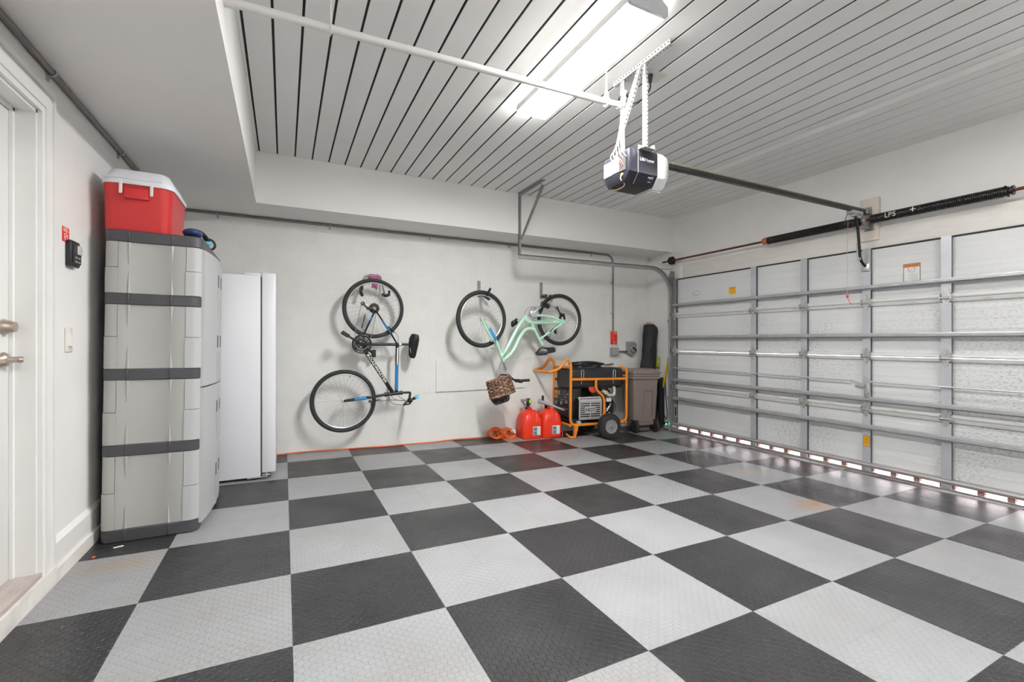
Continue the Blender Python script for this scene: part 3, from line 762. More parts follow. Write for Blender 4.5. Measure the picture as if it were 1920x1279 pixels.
part(MB().bar((4.815, -2.612, 2.12), (4.836, -2.612, 1.96), .030, .006).box(4.92, 4.945, -2.655, -2.585, 1.86, 1.93, .004), 'arm_bracket', HINGE, op, split=True)
a = PX(1587, 480, 4.70)
part(MB().tube([(4.68, -2.60, RZ-.06), (4.672, -2.595, 2.2), (4.67, -2.595, 1.62)], .0020, 6), 'release_cord', mat('faded red cord', (.58,.30,.27), .6), op)
part(MB().sphere((4.67, -2.595, 1.61), .011, 10, 6, (1,1,1.2)).tube([(4.67,-2.595,1.60), (4.675,-2.61,1.56), (4.68,-2.625,1.53)], .003, 5), 'cord_knob', RED, op)
part(MB().tube(curve([(4.66, -2.60, RZ-.06), (4.63, -2.60, RZ-.10), (4.62, -2.60, RZ-.16)], 4), .003, 5), 'cord_tail', BLACK, op)
# power lead to a ceiling outlet
pl = PZ(1216, 150, ZC-.002)
ot = solo(MB().box(2.10, 2.235, -2.755, -2.64, ZC-.007, ZC-.001, .002, 1), 'ceiling_outlet', mat('beige cover plate', (.66,.635,.58), .5), 'beige outlet plate on the ceiling beside the opener hanger', 'outlet')
cd_ = MB().cyl((2.135, -2.705, ZC-.008), (2.135, -2.705, ZC-.055), .018, .012, n=12).tube(curve([(2.135, -2.705, ZC-.05), (2.135, -2.70, ZC-.10), (2.09, -2.67, ZC-.165), (2.03, -2.625, ZC-.19), (1.99, -2.60, ZC-.18), (1.972, -2.575, ZC-.16)], 6), .0055, 6)
for k in range(2): cd_.torus((2.002, -2.602, ZC-.150-.035*k), (.15,.1,1), .034, .0055, 20, 6)
part(cd_, 'power_lead', BLACK, op)
# ================================================================== LIGHT FIXTURES
def fixture(x0, x1, y0, y1, label, lm, z=ZC):
    t = thing('ceiling_light', label, 'ceiling light', ((x0+x1)/2, (y0+y1)/2, z-.10))
    b = MB().box(x0+.05, x1-.05, y0+.0185, y1, z-.055, z-.001, .002, 1)
    part(b, 'housing', TRIMW, t)
    le = MB().prism([(x0+.003, y0+.018, z-.084), (x0+.003, y0+.018, z-.092), (x0+.012, y0+.018, z-.098), (x1-.012, y0+.018, z-.098), (x1-.003, y0+.018, z-.092), (x1-.003, y0+.018, z-.084)], (0, y1-y0-.018, 0))
    part(le, 'lens', lm, t)
    part(MB().box(x0, x0+.003, y0+.018, y1, z-.089, z-.045).box(x1-.003, x1, y0+.018, y1, z-.089, z-.045).box(x0, x1, y1-.003, y1, z-.083, z-.045), 'side_rail', TRIMW, t, split=True)
    part(MB().box(x0+.0035, x0+.049, y0+.02, y1-.004, z-.050, z-.046).box(x1-.049, x1-.0035, y0+.02, y1-.004, z-.050, z-.046), 'ceiling_glow', GLOWU, t, split=True)  # hidden glowing strips added to brighten the ceiling around the fixture
    part(MB().prism([(x0-.002, y0, z-.092), (x0+.012, y0, z-.100), (x1-.012, y0, z-.100), (x1+.002, y0, z-.092), (x1+.002, y0, z-.045), (x1-.045, y0, z-.012), (x0+.045, y0, z-.012), (x0-.002, y0, z-.045)], (0, .018, 0)), 'end_cap', mat('light end cap', (.62,.63,.65), .4), t)
    return t
fixture(1.490, 1.740, -3.245, -2.030, 'long glowing fluorescent ceiling light with wraparound lens, at the top of the photo', LAMP)
fixture(.400, .650, -5.62, -4.40, 'unseen fluorescent ceiling light added behind the camera beside the left soffit', FILLR)  # unseen fixture added to light the room from behind the camera
fixture(3.500, 3.750, -5.62, -4.40, 'unseen fluorescent ceiling light added behind the camera nearest the garage door', FILLR)  # unseen fixture added to brighten the ceiling towards the door wall

# ================================================================== CONDUITS AND WALL FITTINGS
def clip(p, n, r=.012, m=GALVD, par=None, nm='pipe_clip'):
    b = MB().torus(p, n, r+.004, .004, 16, 6); return b
cp = thing('white_conduit', 'white painted pipe hung on two rods below the slatted ceiling', 'pipe', (.85, -2.62, 2.70))
pa, pb = PY(440, 5, -2.66), PY(1163, 198, -2.66)
pb = Vector((1.915, -2.66, pb.z)); pa = Vector((SOX-.002, -2.66, pa.z-.004))
part(MB().tube([pa, pa*.5+pb*.5, pb], .0195, 14), 'pipe', WPIPE, cp)
mid = pa+(pb-pa)*.36
part(MB().cyl(pa+(pb-pa)*.365, pa+(pb-pa)*.372, .0215, n=14).cyl(pa, pa+(pb-pa)*.02, .024, n=14), 'coupling', WPIPE, cp, split=True)
el = MB().tube(fillet([pb-Vector((.02,0,0)), pb+Vector((.03,0,0)), pb+Vector((.033,0,.04)), pb+Vector((.033,0,.085))], .03), .016, 12).cyl(pb+Vector((.033,0,.082)), pb+Vector((.033,0,.098)), .021, n=14).sphere(pb, .027, 12, 8)
part(el, 'elbow', WPIPE, cp)
for u in (620, 1137):
    c = PY(u, 0, -2.66); k = (c.x-pa.x)/(pb.x-pa.x); c = pa+(pb-pa)*k
    h = MB().torus(c, (1,0,0), .0225, .004, 18, 6, flat=2.2).cyl(c+Vector((0,0,.02)), (c.x, c.y, ZC-.001), .0045, n=8)
    h.tube([c+Vector((0,-.018,.012)), c+Vector((0,-.012,.055)), c+Vector((0,0,.075)), c+Vector((0,.012,.055)), c+Vector((0,.018,.012))], .005, 6)
    h.cyl((c.x,c.y,ZC-.012), (c.x,c.y,ZC-.001), .012, n=8)
    part(h, 'hanger_rod', WPIPE, cp)

gc = thing('wall_conduit', 'thin grey conduit under the soffit along the back wall, turning down to a red box', 'conduit', (2.0, .372, 2.46))
zc0, r0 = 2.462, .0125
part(MB().tube(fillet([(LX+.02, .370, zc0), (4.335, .370, zc0), (4.335, .370, 1.34)], .13, 8), r0, 10), 'pipe', CONDUIT, gc)
for x in (-.62, .42, 1.55, 2.62, 3.95):
    part(MB().torus((x, .370, zc0), (1,0,0), r0+.003, .004, 14, 6).box(x-.01, x+.01, .377, .385, zc0-.045, zc0+.01), 'pipe_clip', GALV, gc)
for z in (2.05, 1.60):
    part(MB().torus((4.335, .370, z), (0,0,1), r0+.003, .004, 14, 6).box(4.30, 4.34, .377, .385, z-.01, z+.01), 'pipe_clip', GALV, gc)
lc = thing('side_conduit', 'dark conduit running along the top of the left wall under the soffit', 'conduit', (LX+.02, -2.5, 2.46))
part(MB().cyl((LX+.018, FY+.02, ZS-.017), (LX+.018, .345, ZS-.017), .0135, n=10), 'pipe', CONDUIT, lc)
for y in (-1.06, -2.08, -3.2):
    part(MB().torus((LX+.018, y, ZS-.017), (0,1,0), .017, .004, 14, 6).box(LX, LX+.006, y-.012, y+.012, ZS-.06, ZS-.005).cyl((LX+.004, y, ZS-.05), (LX+.010, y, ZS-.05), .005, n=6), 'pipe_clip', GALV, lc)

fb = thing('pull_station', 'small red box on the vertical conduit above grey junction box', 'alarm box', (4.335, .36, 1.14))
part(MB().box(4.294, 4.378, .325, .384, 1.145, 1.335, .006), 'housing', RED, fb)
part(MB().box(4.302, 4.370, .3235, .326, 1.295, 1.322).box(4.302, 4.370, .3235, .326, 1.165, 1.18), 'print_bands', mat('faded print', (.50,.22,.2), .6), fb, split=True)
part(MB().cyl((4.337, .36, 1.095), (4.337, .36, 1.146), .014, n=10), 'nipple', CHROME, fb)
jb = thing('junction_box', 'square grey junction box below the red box on the back wall', 'junction box', (4.36, .35, .97))
part(MB().box(4.285, 4.408, .318, .384, .980, 1.095, .006), 'housing', EBOX, jb)
part(MB().box(4.292, 4.401, .315, .3185, .987, 1.088, .001, 1).cyl((4.3,.313,.995),(4.3,.316,.995),.005,n=6).cyl((4.394,.313,1.08),(4.394,.316,1.08),.005,n=6), 'cover_plate', mat('pale cover plate', (.42,.42,.41), .4, .4), jb)
part(MB().cyl((4.408, .350, 1.035), (4.585, .350, 1.035), .013, n=10), 'nipple', CONDUIT, jb)
ds = thing('disconnect_box', 'grey faceted outlet box with a dark lever near the bin corner', 'outlet box', (4.68, .34, .985))
part(MB().prism([(4.585, .384, 1.00), (4.68, .384, .965), (4.752, .384, 1.03), (4.752, .384, 1.145), (4.71, .384, 1.185), (4.585, .384, 1.185)], (0, -.055, 0)), 'housing', EBOX, ds)
part(MB().lathe([(.052,0), (.050,.03), (.040,.038), (0,.038)], (4.672, .329, 1.075), (0,-1,0), 20), 'socket', mat('grey socket', (.28,.28,.28), .5), ds)
part(MB().bar((4.640, .284, 1.100), (4.705, .284, 1.048), .016, .018), 'lever', BLACK, ds)
a, b = PY(817, 677, BY), PY(983, 727, BY)
ap = thing('access_panel', 'flat white access panel on the block wall behind the basket', 'access panel', ((a.x+b.x)/2, BY-.01, b.z))
part(MB().box(a.x, b.x, BY-.014, BY-.001, b.z+.015, a.z, .002, 1), 'plate', BLOCKP, ap)
part(MB().box(a.x-.004, b.x+.004, BY-.020, BY-.001, b.z+.004, b.z+.0145, .002, 1), 'bottom_strip', BLOCKJ, ap)

# left wall: opener control, red notice, switch
wc = thing('opener_control', 'black wall control with a small silver button under the red notice', 'wall control', (LX+.01, -1.83, 1.575))
part(MB().box(LX+.0005, LX+.028, -1.880, -1.775, 1.578, 1.715, .008).prism([(LX+.0275, -1.872, 1.59), (LX+.034, -1.872, 1.60), (LX+.034, -1.872, 1.69), (LX+.0275, -1.872, 1.70)], (0, .09, 0)), 'housing', BLACK, wc)
part(MB().box(LX+.033, LX+.040, -1.835, -1.785, 1.645, 1.692, .003), 'push_button', SILVER, wc)
kk = MB()
for z in (1.600, 1.622): kk.box(LX+.033, LX+.0365, -1.860, -1.835, z, z+.010, .001, 1).box(LX+.033, LX+.0365, -1.822, -1.797, z, z+.010, .001, 1)
part(kk, 'small_key', GREYPL, wc, split=True)
rn = thing('warning_notice', 'small red warning notice with white print above the wall control', 'notice', (LX+.001, -1.87, 1.70))
part(MB().box(LX+.0005, LX+.0022, -1.915, -1.835, 1.700, 1.775), 'sheet', RED, rn)
ln = MB().torus((LX+.0024, -1.875, 1.727), (1,0,0), .018, .0016, 20, 5)
for q in range(3): ln.box(LX+.0022, LX+.003, -1.905, -1.848-.006*q, 1.752+.007*q, 1.755+.007*q)
ln.bar((LX+.0026, -1.888, 1.718), (LX+.0026, -1.862, 1.737), .003, .0008, (1,0,0))
part(ln, 'print', WHITE, rn)
sw = thing('light_switch', 'ivory rocker light switch plate on the left wall', 'light switch', (LX+.004, -1.845, 1.135))
part(MB().box(LX+.0005, LX+.007, -1.885, -1.805, 1.135, 1.262, .003), 'plate', IVORY, sw)
part(MB().prism([(LX+.0068, -1.862, 1.163), (LX+.015, -1.862, 1.166), (LX+.008, -1.862, 1.232), (LX+.0068, -1.862, 1.235)], (0, .034, 0)), 'rocker', TRIMW, sw)

# ================================================================== STORAGE CABINET
CX, CY = -.737, -1.165
cz = fz(CX, CY)+.0015
CTILT = Matrix.Rotation(.011, 4, 'Y') @ Matrix.Rotation(-.006, 4, 'X')
cab = thing('storage_cabinet', 'tall grey plastic storage cabinet with charcoal bands, red cooler on top', 'storage cabinet', (CX, CY, cz), CTILT)
W, D, HT = .47, .91, 1.80
def ring(w, d, r, z, cx=0, cy=0, n=5): return [Vector((x, y, z)) for x, y in rrect(w, d, r, n, cx, cy)]
zb_ = [0, .495, .935, 1.375, 1.740]                # bottoms of the charcoal bands
hb_ = [.075, .068, .068, .068, .070]
for k in range(5):
    w, d = W+.006, D+.006
    m = MB().loft([ring(w-.01, d-.01, .05, zb_[k]), ring(w, d, .055, zb_[k]+.006), ring(w, d, .055, zb_[k]+hb_[k]-.006), ring(w-.012, d-.012, .05, zb_[k]+hb_[k])])
    for x in (-.12, .085): m.box(x-.004, x+.004, -d/2-.004, -d/2+.01, zb_[k]+.004, zb_[k]+hb_[k]-.004, .003, 1)
    part(m, 'top_cap' if k == 4 else 'base_band' if k == 0 else 'shelf_band', CABD, cab, local=True)
for k in range(4):
    z0, z1 = zb_[k]+hb_[k], zb_[k+1]; zm = (z0+z1)/2
    m = MB().loft([ring(W-.030, D-.02, .04, z0), ring(W-.030, D-.02, .04, z1)])
    part(m, 'body', CABD, cab, local=True)
    f = -D/2; xl, xr = -W/2+.066, W/2-.078
    # side panel: broad pressed field with two soft vertical creases, darker seams beside the upper posts
    for sy_ in (1, -1):
        P = [(xl+.002, 0), (xl+.040, 0), (xl+.048, .0045), (xr-.088, .0045), (xr-.080, 0), (xr-.002, 0)]
        poly = [(x, sy_*(D/2-.0015-d), z0) for x, d in P] + [(xr-.002, sy_*(D/2-.012), z0), (xl+.002, sy_*(D/2-.012), z0)]
        part(MB().prism(poly, (0, 0, z1-z0)), 'side_panel', CABG, cab, local=True)
    for x in (-.118, .085):                       # little tapered flutes at the top and foot of each tier
        for za, zb3 in ((z0+.001, z0+.13), (z1-.001, z1-.13)):
            y = -D/2+.0015
            part(MB().add([(x-.010, y, za), (x+.010, y, za), (x, y-.006, za), (x-.001, y+.001, zb3), (x+.001, y+.001, zb3), (x, y-.0005, zb3)], [(0,1,2), (5,4,3), (0,2,5,3), (2,1,4,5), (1,0,3,4)]), 'panel_flute', CABG, cab, local=True)
    for sx_ in (-1, 1):
        for half, (a, b) in enumerate(((zm+.0015, z1), (z0, zm-.0015))):
            wd = .066 if sx_ < 0 else .078
            if half: wd += .0018
            out = .0 if half == 0 else .003
            for sy_ in (-1, 1):
                pts = []
                R = .048; X, Yq = W/2+out*.5, D/2+out
                for q in range(9):
                    t = pi/2*q/8; pts.append((sx_*(X-R+R*cos(t)), sy_*(Yq-R+R*sin(t))))
                pts += [(sx_*(W/2-wd), sy_*Yq), (sx_*(W/2-wd), sy_*(Yq-.014)), (sx_*(X-.02), sy_*(Yq-.10)), (sx_*X, sy_*(Yq-.10))]
                part(MB().prism([(x, y, a) for x, y in pts], (0, 0, b-a)), 'corner_post', CABL if sx_ > 0 else CABG, cab, local=True)
# two pairs of doors on the right hand side, slotted pulls
def door_leaf(y0, y1, z0, z1, pull):
    n = 14; rows = []
    for q in range(n+1):
        t = q/n; y = y0+(y1-y0)*t
        bulge = .040*max(0, cos(pi*y/(D*1.02)))**.8
        rows.append((y, W/2+.004+bulge))
    P = [(W/2-.012, y0), *[(x, y) for y, x in rows], (W/2-.012, y1)]
    m = MB().prism([(x, y, z0) for x, y in P], (0, 0, z1-z0)); d = part(m, 'door', CABL, cab, local=True)
    g = MB()
    for z in ((.235, .67) if z0 < .5 else (1.125, 1.545)):
        xx = W/2+.004+.040*max(0, cos(pi*pull/(D*1.02)))**.8
        g.box(xx-.012, xx+.0022, pull-.022, pull+.022, z, z+.085, .002, 1)
    part(g, 'pull_slot', CABD, d, local=True, split=True)
    h = MB()
    for z in ((z0+z1)/2-.42, (z0+z1)/2+.02): 
        h.prism([(xx-.004, pull-.03, z+.20), (xx-.004, pull+.03, z+.20), (xx-.004, pull+.008, z), (xx-.004, pull-.008, z)], (.0065, 0, 0))
    part(h, 'door_rib', CABL, d, local=True, split=True)
for z0, z1 in ((.04, .875), (.885, 1.735)):
    door_leaf(-D/2+.030, -.003, z0, z1, -.045); door_leaf(.003, D/2-.030, z0, z1, .10)
cm = TILT.to_3x3()
def on_cab(x, y, z): return FR[cab.name] @ Vector((x, y, z))

# cooler
ck = thing('cooler', 'red and white picnic cooler standing on the grey storage cabinet', 'cooler', on_cab(-.090, -.205, 1.8112), CTILT)
def cr(w, d, r, z): return ring(w, d, r, z, 0, 0, 6)
cw, cdp = .335, .47
b = part(MB().loft([cr(cw-.030, cdp-.03, .04, 0), cr(cw-.022, cdp-.02, .05, .010), cr(cw-.004, cdp-.004, .06, .262), cr(cw, cdp, .06, .270)]), 'body', COOLR, ck, local=True)
lid = part(MB().loft([cr(cw+.014, cdp+.014, .066, .271), cr(cw+.016, cdp+.016, .067, .280), cr(cw+.012, cdp+.012, .066, .300), cr(cw-.012, cdp-.012, .058, .318), cr(cw-.055, cdp-.06, .05, .362), cr(cw-.075, cdp-.08, .045, .368)]), 'lid', COOLW, ck, local=True)
part(MB().box(-.060, .060, -cdp/2-.016, -cdp/2+.02, .185, .252, .008).box(-.052, .062, -cdp/2-.024, -cdp/2-.010, .185, .205, .006), 'grip_pocket', COOLR, b, local=True)
bl = MB()
for x in (-.072, .072):
    bl.bar((x, -cdp/2-.014, .282), (x, -cdp/2-.016, .210), .016, .012, (0,1,0), .004)
bl.bar((-.072, -cdp/2-.013, .276), (.072, -cdp/2-.013, .276), .010, .012, (0,0,1), .003)
part(bl, 'bail_handle', mat('white bail', (.82,.74,.76), .4), ck, local=True)
part(MB().box(-.16, .12, -cdp/2-.0105, -cdp/2+.004, .3005, .3065, .002, 1), 'lid_lip', COOLW, lid, local=True)

# things on the cabinet top beside the cooler
mk = thing('swim_mask', 'dark blue rounded item with a black strap on the cabinet beside the cooler', 'mask', on_cab(.175, -.375, 1.812), CTILT)
part(MB().sphere((0, 0, .030), .07, 18, 10, (.75, 1.1, .42)), 'shell', NAVY, mk, local=True)
part(MB().tube(curve([(.0, .02, .058), (.02, .10, .066), (.035, .18, .060), (.045, .24, .035), (.040, .25, .022)], 6), .018, 8, flat=.5), 'strap', BLACK, mk, local=True)
part(MB().sphere((.045, .245, .023), .022, 12, 8, (1, 1, .9)), 'buckle', BLUEL, mk, local=True)
rg = solo(MB().torus(on_cab(.215, .02, 1.8555), (.55, -.83, .1), .036, .008, 26, 8, 0, 2*pi-.5), 'strap_ring', BLACK, 'black open ring standing on the front edge of the cabinet top', 'strap')
sk = solo(MB().box(*[q for a in ((on_cab(.21, .30, 0).x-.02, on_cab(.21, .30, 0).x+.015), (on_cab(.21, .30, 0).y-.03, on_cab(.21, .30, 0).y+.03), (on_cab(.21, .30, 1.812).z, on_cab(.21, .30, 1.812).z+.022)) for q in a], .007), 'small_clip', BLACK, 'small black clip at the far end of the cabinet top', 'clip')

# fridge
fr = thing('refrigerator', 'white refrigerator seen from its side, between cabinet and back wall', 'refrigerator', (-.50, -.24, fz(-.5, -.24)))
fx0, fx1, fy0, fy1 = -.90, -.209, -.56, .20
fzb = fz(-.2, -.56)
part(MB().box(fx0, fx1, fy0, fy1, fzb+.028, 1.752, .006), 'body', FRIDGE, fr)
part(MB().box(fx1+.0005, fx1+.010, fy0+.012, fy1-.012, fzb+.06, 1.742), 'door_gasket', SEAL, fr)
part(MB().box(fx1+.0105, -.094, fy0, fy1, fzb+.058, 1.776, .008), 'door', FRIDGED, fr)
part(MB().box(fx1-.12, fx1+.004, fy0+.004, fy0+.045, 1.7525, 1.772, .004).box(fx1-.002, fx1+.045, fy0+.006, fy0+.035, 1.7765, 1.784, .002, 1), 'hinge_cover', FRIDGED, fr)
part(MB().box(fx1-.10, fx1+.055, fy0+.002, fy0+.03, fzb+.020, fzb+.0275).box(fx1+.012, fx1+.070, fy0+.002, fy0+.03, fzb+.035, fzb+.045).cyl((fx1+.045, fy0+.015, fzb+.018), (fx1+.045, fy0+.015, fzb+.0575), .007, n=10), 'lower_hinge', CHROME, fr)
ft = MB()
for x, y in ((fx0+.06, fy0+.05), (fx1-.05, fy0+.05), (fx0+.06, fy1-.05), (fx1-.05, fy1-.05)): ft.cyl((x, y, fz(x, y)+.0005), (x, y, fzb+.0285), .018, n=10)
ft.box(fx1-.03, fx1-.01, fy0+.05, fy1-.05, fzb+.004, fzb+.0275)
part(ft, 'foot', BLACK, fr, split=True)

# litter by the cabinet
p = PZ(222, 1027, fz(-.86, -1.7)); solo(MB().obox((p.x, p.y, fz(p.x, p.y)+.004), (.045, .010, .006), Matrix.Rotation(.25, 3, 'Z'), .002, 1), 'paper_scrap', WHITE, 'small white scrap on the floor before the cabinet', 'scrap')
p = PZ(171, 1047, fz(-.95, -1.8)); solo(MB().obox((p.x+.01, p.y, fz(p.x, p.y)+.004), (.014, .012, .007), None, .002, 1), 'orange_crumb', CORDO, 'tiny orange crumb on the floor by the left curb', 'crumb')
# ================================================================== BICYCLES
def spokes(c, nrm, R, rh, hw, n=32, sr=.0010):
    u, w, a = frame_of(nrm); c = Vector(c); m = MB()
    for k in range(n):
        t = 2*pi*k/n; s = 1 if k % 2 else -1; th = t + s*.55*(1 if (k//2) % 2 else -1)
        p0 = c+(u*cos(th)+w*sin(th))*rh+a*(hw*s); p1 = c+(u*cos(t)+w*sin(t))*R
        m.tube([p0, p1], sr, 4, cap=False)
    return m
def wheel(par, c, nrm, R, tr, nm, knob=False, valve=0.0):
    """tyre with rim, spokes and hub as its sub-parts"""
    u, w, a = frame_of(nrm); c = Vector(c)
    m = MB().torus(c, nrm, R-tr, tr, 72, 12)
    if knob:
        for k in range(90):
            t = 2*pi*k/90; d = u*cos(t)+w*sin(t)
            for s in (-1, 0, 1):
                M = Matrix((d, a, d.cross(a))).transposed()
                m.obox(c+d*(R-tr+tr*(1.0 if s == 0 else .86))+a*(s*tr*.55), (.004, .009, .010), M)
    ty = part(m, nm, RUBBER, par)
    ri = MB().torus(c, nrm, R-2*tr-.006, .0105, 72, 8, flat=.75)
    part(ri, 'rim', SILVER, ty)
    part(spokes(c, nrm, R-2*tr-.014, .022, .028), 'spokes', CHROME, ty, kind='stuff')
    h = MB().lathe([(.005,-.055), (.008,-.05), (.010,-.048), (.010,-.034), (.024,-.032), (.024,-.026), (.014,-.022), (.013,.022), (.024,.026), (.024,.032), (.010,.034), (.010,.048), (.008,.05), (.005,.055)], c, nrm, 18)
    part(h, 'hub', SILVER, ty)
    d = u*cos(valve)+w*sin(valve); part(MB().cyl(c+d*(R-2*tr), c+d*(R-2*tr-.035), .004, n=6), 'valve', BLACK, ty)
    return ty
def chainring(m, c, nrm, R, rr=.004, spider=5):
    u, w, a = frame_of(nrm); c = Vector(c)
    m.torus(c, nrm, R, rr*1.1, 40, 6, flat=1.4); m.torus(c, nrm, R*.78, rr, 36, 6, flat=1.4)
    for k in range(40):
        t = 2*pi*k/40; d = u*cos(t)+w*sin(t); m.obox(c+d*(R+.004), (.007, .005, .003), Matrix((d, d.cross(a), a)).transposed())
    for k in range(spider):
        t = 2*pi*k/spider; d = u*cos(t)+w*sin(t); m.bar(c, c+d*R*.98, .018, .004, a)
    return m
def pedal(m, c, ax, long, k=1.0):
    c = Vector(c); x = Vector(ax).normalized(); z = Vector(long).normalized(); y = z.cross(x)
    M = Matrix((x, y, z)).transposed()
    M = M.to_4x4() @ Matrix.Scale(k, 4); M = M.to_3x3()
    m.obox(c, (.075, .030, .030), M, .004, 1)
    for s in (-1, 1): m.obox(c+z*(.034*s*k), (.085, .036, .014), M, .004, 1)
    for s in (-1, 1): m.obox(c+x*(.038*s*k), (.012, .036, .078), M, .004, 1)
    return m

# ---- black and blue mountain bike, hanging nose down
Q1 = .145
def A(zx, zy, dy=0.0): return PY(560+zx/3.5536, 480+zy/3.5536, Q1+dy)
NY = Vector((0, 1, 0))
rw, fw = A(500, 350), A(300, 967)
b1 = thing('mountain_bike', 'black and blue mountain bike hung nose down on the back wall', 'bicycle', (rw.x, Q1, fw.z-.34))
wheel(b1, rw, NY, .328, .0210, 'rear_wheel', valve=2.0)
wheel(b1, fw, NY, .333, .0210, 'front_wheel', True, valve=pi/2-2.9)
bbk, seat = A(415, 588), A(655, 590)
hd0, hd1 = A(572, 925), A(690, 911)
fm = MB()
fm.tube([A(432, 618), A(628, 912)], [.021, .021], 12)                       # down tube
part(fm, 'down_tube', BLKM, b1)
d0, d1 = A(432, 618), A(628, 912)
dx = (d1-d0).normalized(); up = Vector((0,-1,0)).cross(dx)
nrm = Vector((0,-1,0)); ud = nrm.cross(dx)
text('ROADMASTER', .036, WHITE, b1, d0+dx*.070+nrm*.0205-ud*.0130, dx, ud, 'frame_lettering', .0012, sx=1.62, bold=.015)
t0, t1 = A(657, 592), A(651, 908)
part(MB().tube([t0, t1], .0185, 12), 'top_tube', BLKM, b1)
tb = t0+(t1-t0)*.42
part(MB().tube([tb, tb+(t1-tb)*.25, tb+(t1-tb)*.82, tb+(t1-tb)*.92], [.0187,.0192,.0192,.0187], 12), 'blue_panel', BLUE, b1, label='blue section of the top tube')
k = (t1-t0)
part(MB().bar(t0+k*.06+nrm*.0185, t0+k*.42+nrm*.0187, .012, .002, nrm), 'white_flash', WHITE, b1)
part(MB().tube([bbk, seat, A(668, 590)], .0165, 12).cyl(bbk+Vector((0,-.036,0)), bbk+Vector((0,.036,0)), .021, n=14), 'seat_tube', BLKM, b1)
part(MB().tube([hd0, hd1], .0195, 12).cyl(hd0, hd0+(hd1-hd0)*.08, .024, n=12).cyl(hd1-(hd1-hd0)*.08, hd1, .024, n=12), 'head_tube', BLKM, b1)
ss, cs_ = MB(), MB()
for s in (-1, 1):
    ss.tube([A(515, 366, .058*s), A(610, 508, .040*s), A(655, 585, .014*s)], [.0085,.009,.009], 8)
    cs_.tube([A(505, 372, .058*s), A(455, 478, .040*s), A(425, 545, .02*s)], [.0095,.010,.011], 8)
part(ss, 'seat_stay', BLKM, b1, split=True); part(cs_, 'chain_stay', BLKM, b1, split=True)
part(MB().tube([A(558, 434, -.0545), A(612, 512, -.040)], .0112, 8), 'blue_panel', BLUE, b1)
part(MB().tube([A(489, 406, -.054), A(478, 430, -.050)], .0118, 8), 'blue_panel', BLUE, b1)
fk = MB()
for s in (-1, 1): fk.tube([A(300, 966, .055*s), A(330, 962, .056*s), A(455, 945, .052*s)], [.012,.0155,.0175], 10)
fk.bar(A(470, 943, -.075), A(470, 943, .075), .030, .05, (1,0,0), .008).tube([A(470, 943), hd0], .015, 10)
part(fk, 'suspension_fork', BLKM, b1)
part(MB().tube([A(372, 957, -.0565), A(452, 946, -.0535)], [.0172,.0182], 10), 'blue_panel', BLUE, b1)
br = MB()
for s in (-1, 1): br.bar(A(468, 962, .03*s), A(508, 990, .032*s), .016, .012, NY, .003).bar(A(462, 975, .03*s), A(540, 958, .03*s), .010, .010, NY)
part(br, 'front_brake', BLACK, b1)
part(MB().bar(A(600, 470, .03), A(636, 510, .03), .014, .014, NY, .003).bar(A(600, 470, -.03), A(636, 510, -.03), .014, .014, NY, .003).obox(A(598, 474, -.02), (.03,.03,.02), None, .005), 'rear_brake', BLACK, b1)
sp_ = MB().tube([A(668, 590), A(738, 588)], .0135, 10); part(sp_, 'seat_post', BLACK, b1)
part(MB().cyl(A(668, 590), A(682, 590), .021, n=12).bar(A(690, 577, -.02), A(715, 572, -.03), .010, .008, NY), 'seat_clamp', SILVER, b1)
# saddle: long axis nearly upright in the picture
sc0, sc1 = A(785, 522), A(758, 682)
ax = (sc1-sc0); L = ax.length; ax.normalize(); out = ax.cross(Vector((0,1,0)))
if out.x < 0: out = -out
rings = []
for t, hw, th, off in ((0, .040, .014, .010), (.03, .070, .022, .006), (.20, .078, .030, .004), (.42, .058, .030, 0), (.65, .032, .026, -.004), (.90, .024, .022, -.008), (1, .012, .012, -.012)):
    c = sc0+ax*(L*t)-out*(.006+off*.6)
    rings.append([c+Vector((0,1,0))*(cos(q)*hw)+out*(sin(q)*th*(1.6 if sin(q) > 0 else 2.2)) for q in [2*pi*j/18 for j in range(18)]])
part(MB().loft(rings), 'saddle', BLACK, b1)
rl = MB()
for s in (-.02, .02): rl.tube(curve([sc0+ax*(L*.15)-out*.03+NY*s, sc0+ax*(L*.3)-out*.055+NY*s, sc0+ax*(L*.6)-out*.05+NY*s, sc0+ax*(L*.8)-out*.03+NY*s], 4), .0035, 6)
part(rl, 'saddle_rail', CHROME, b1, split=True)
# transmission, on the near side
cr_ = MB()
for R, dy in ((.088, -.062), (.070, -.055), (.052, -.048)): chainring(cr_, bbk+Vector((0,dy,0)), NY, R)
cr_.torus(bbk+Vector((0,-.066,0)), NY, .097, .004, 40, 6, flat=1.8)
part(cr_, 'chainrings', BLKM, b1)
part(MB().torus(bbk+Vector((0,-.068,0)), NY, .061, .0035, 30, 6, .3, 3.0), 'steel_ring', CHROME, b1)
ca = MB().bar(A(412, 585, -.082), A(322, 527, -.086), .024, .012, NY, .004).bar(A(412, 585, .07), A(492, 646, .075), .024, .012, NY, .004).cyl(A(412, 585, -.09), A(412, 585, -.06), .02, n=14)
part(ca, 'crank_arm', BLKM, b1, split=True)
pd = MB(); pedal(pd, A(310, 521, -.13), (0,1,0), A(340, 540)-A(300, 515)); part(pd, 'pedal', BLACK, b1)
pd = MB(); pedal(pd, A(500, 650, .115), (0,1,0), (0,0,1)); part(pd, 'pedal', BLACK, b1)
cz_ = MB()
for q in range(6): cz_.torus(rw+Vector((0,-.030-.005*q,0)), NY, .052-.0055*q, .0035, 28, 5)
cz_.lathe([(.05,0), (.046,-.006), (.02,-.03), (0,-.03)], rw+Vector((0,-.028,0)), (0,-1,0), 20)
part(cz_, 'cassette', BLKM, b1)
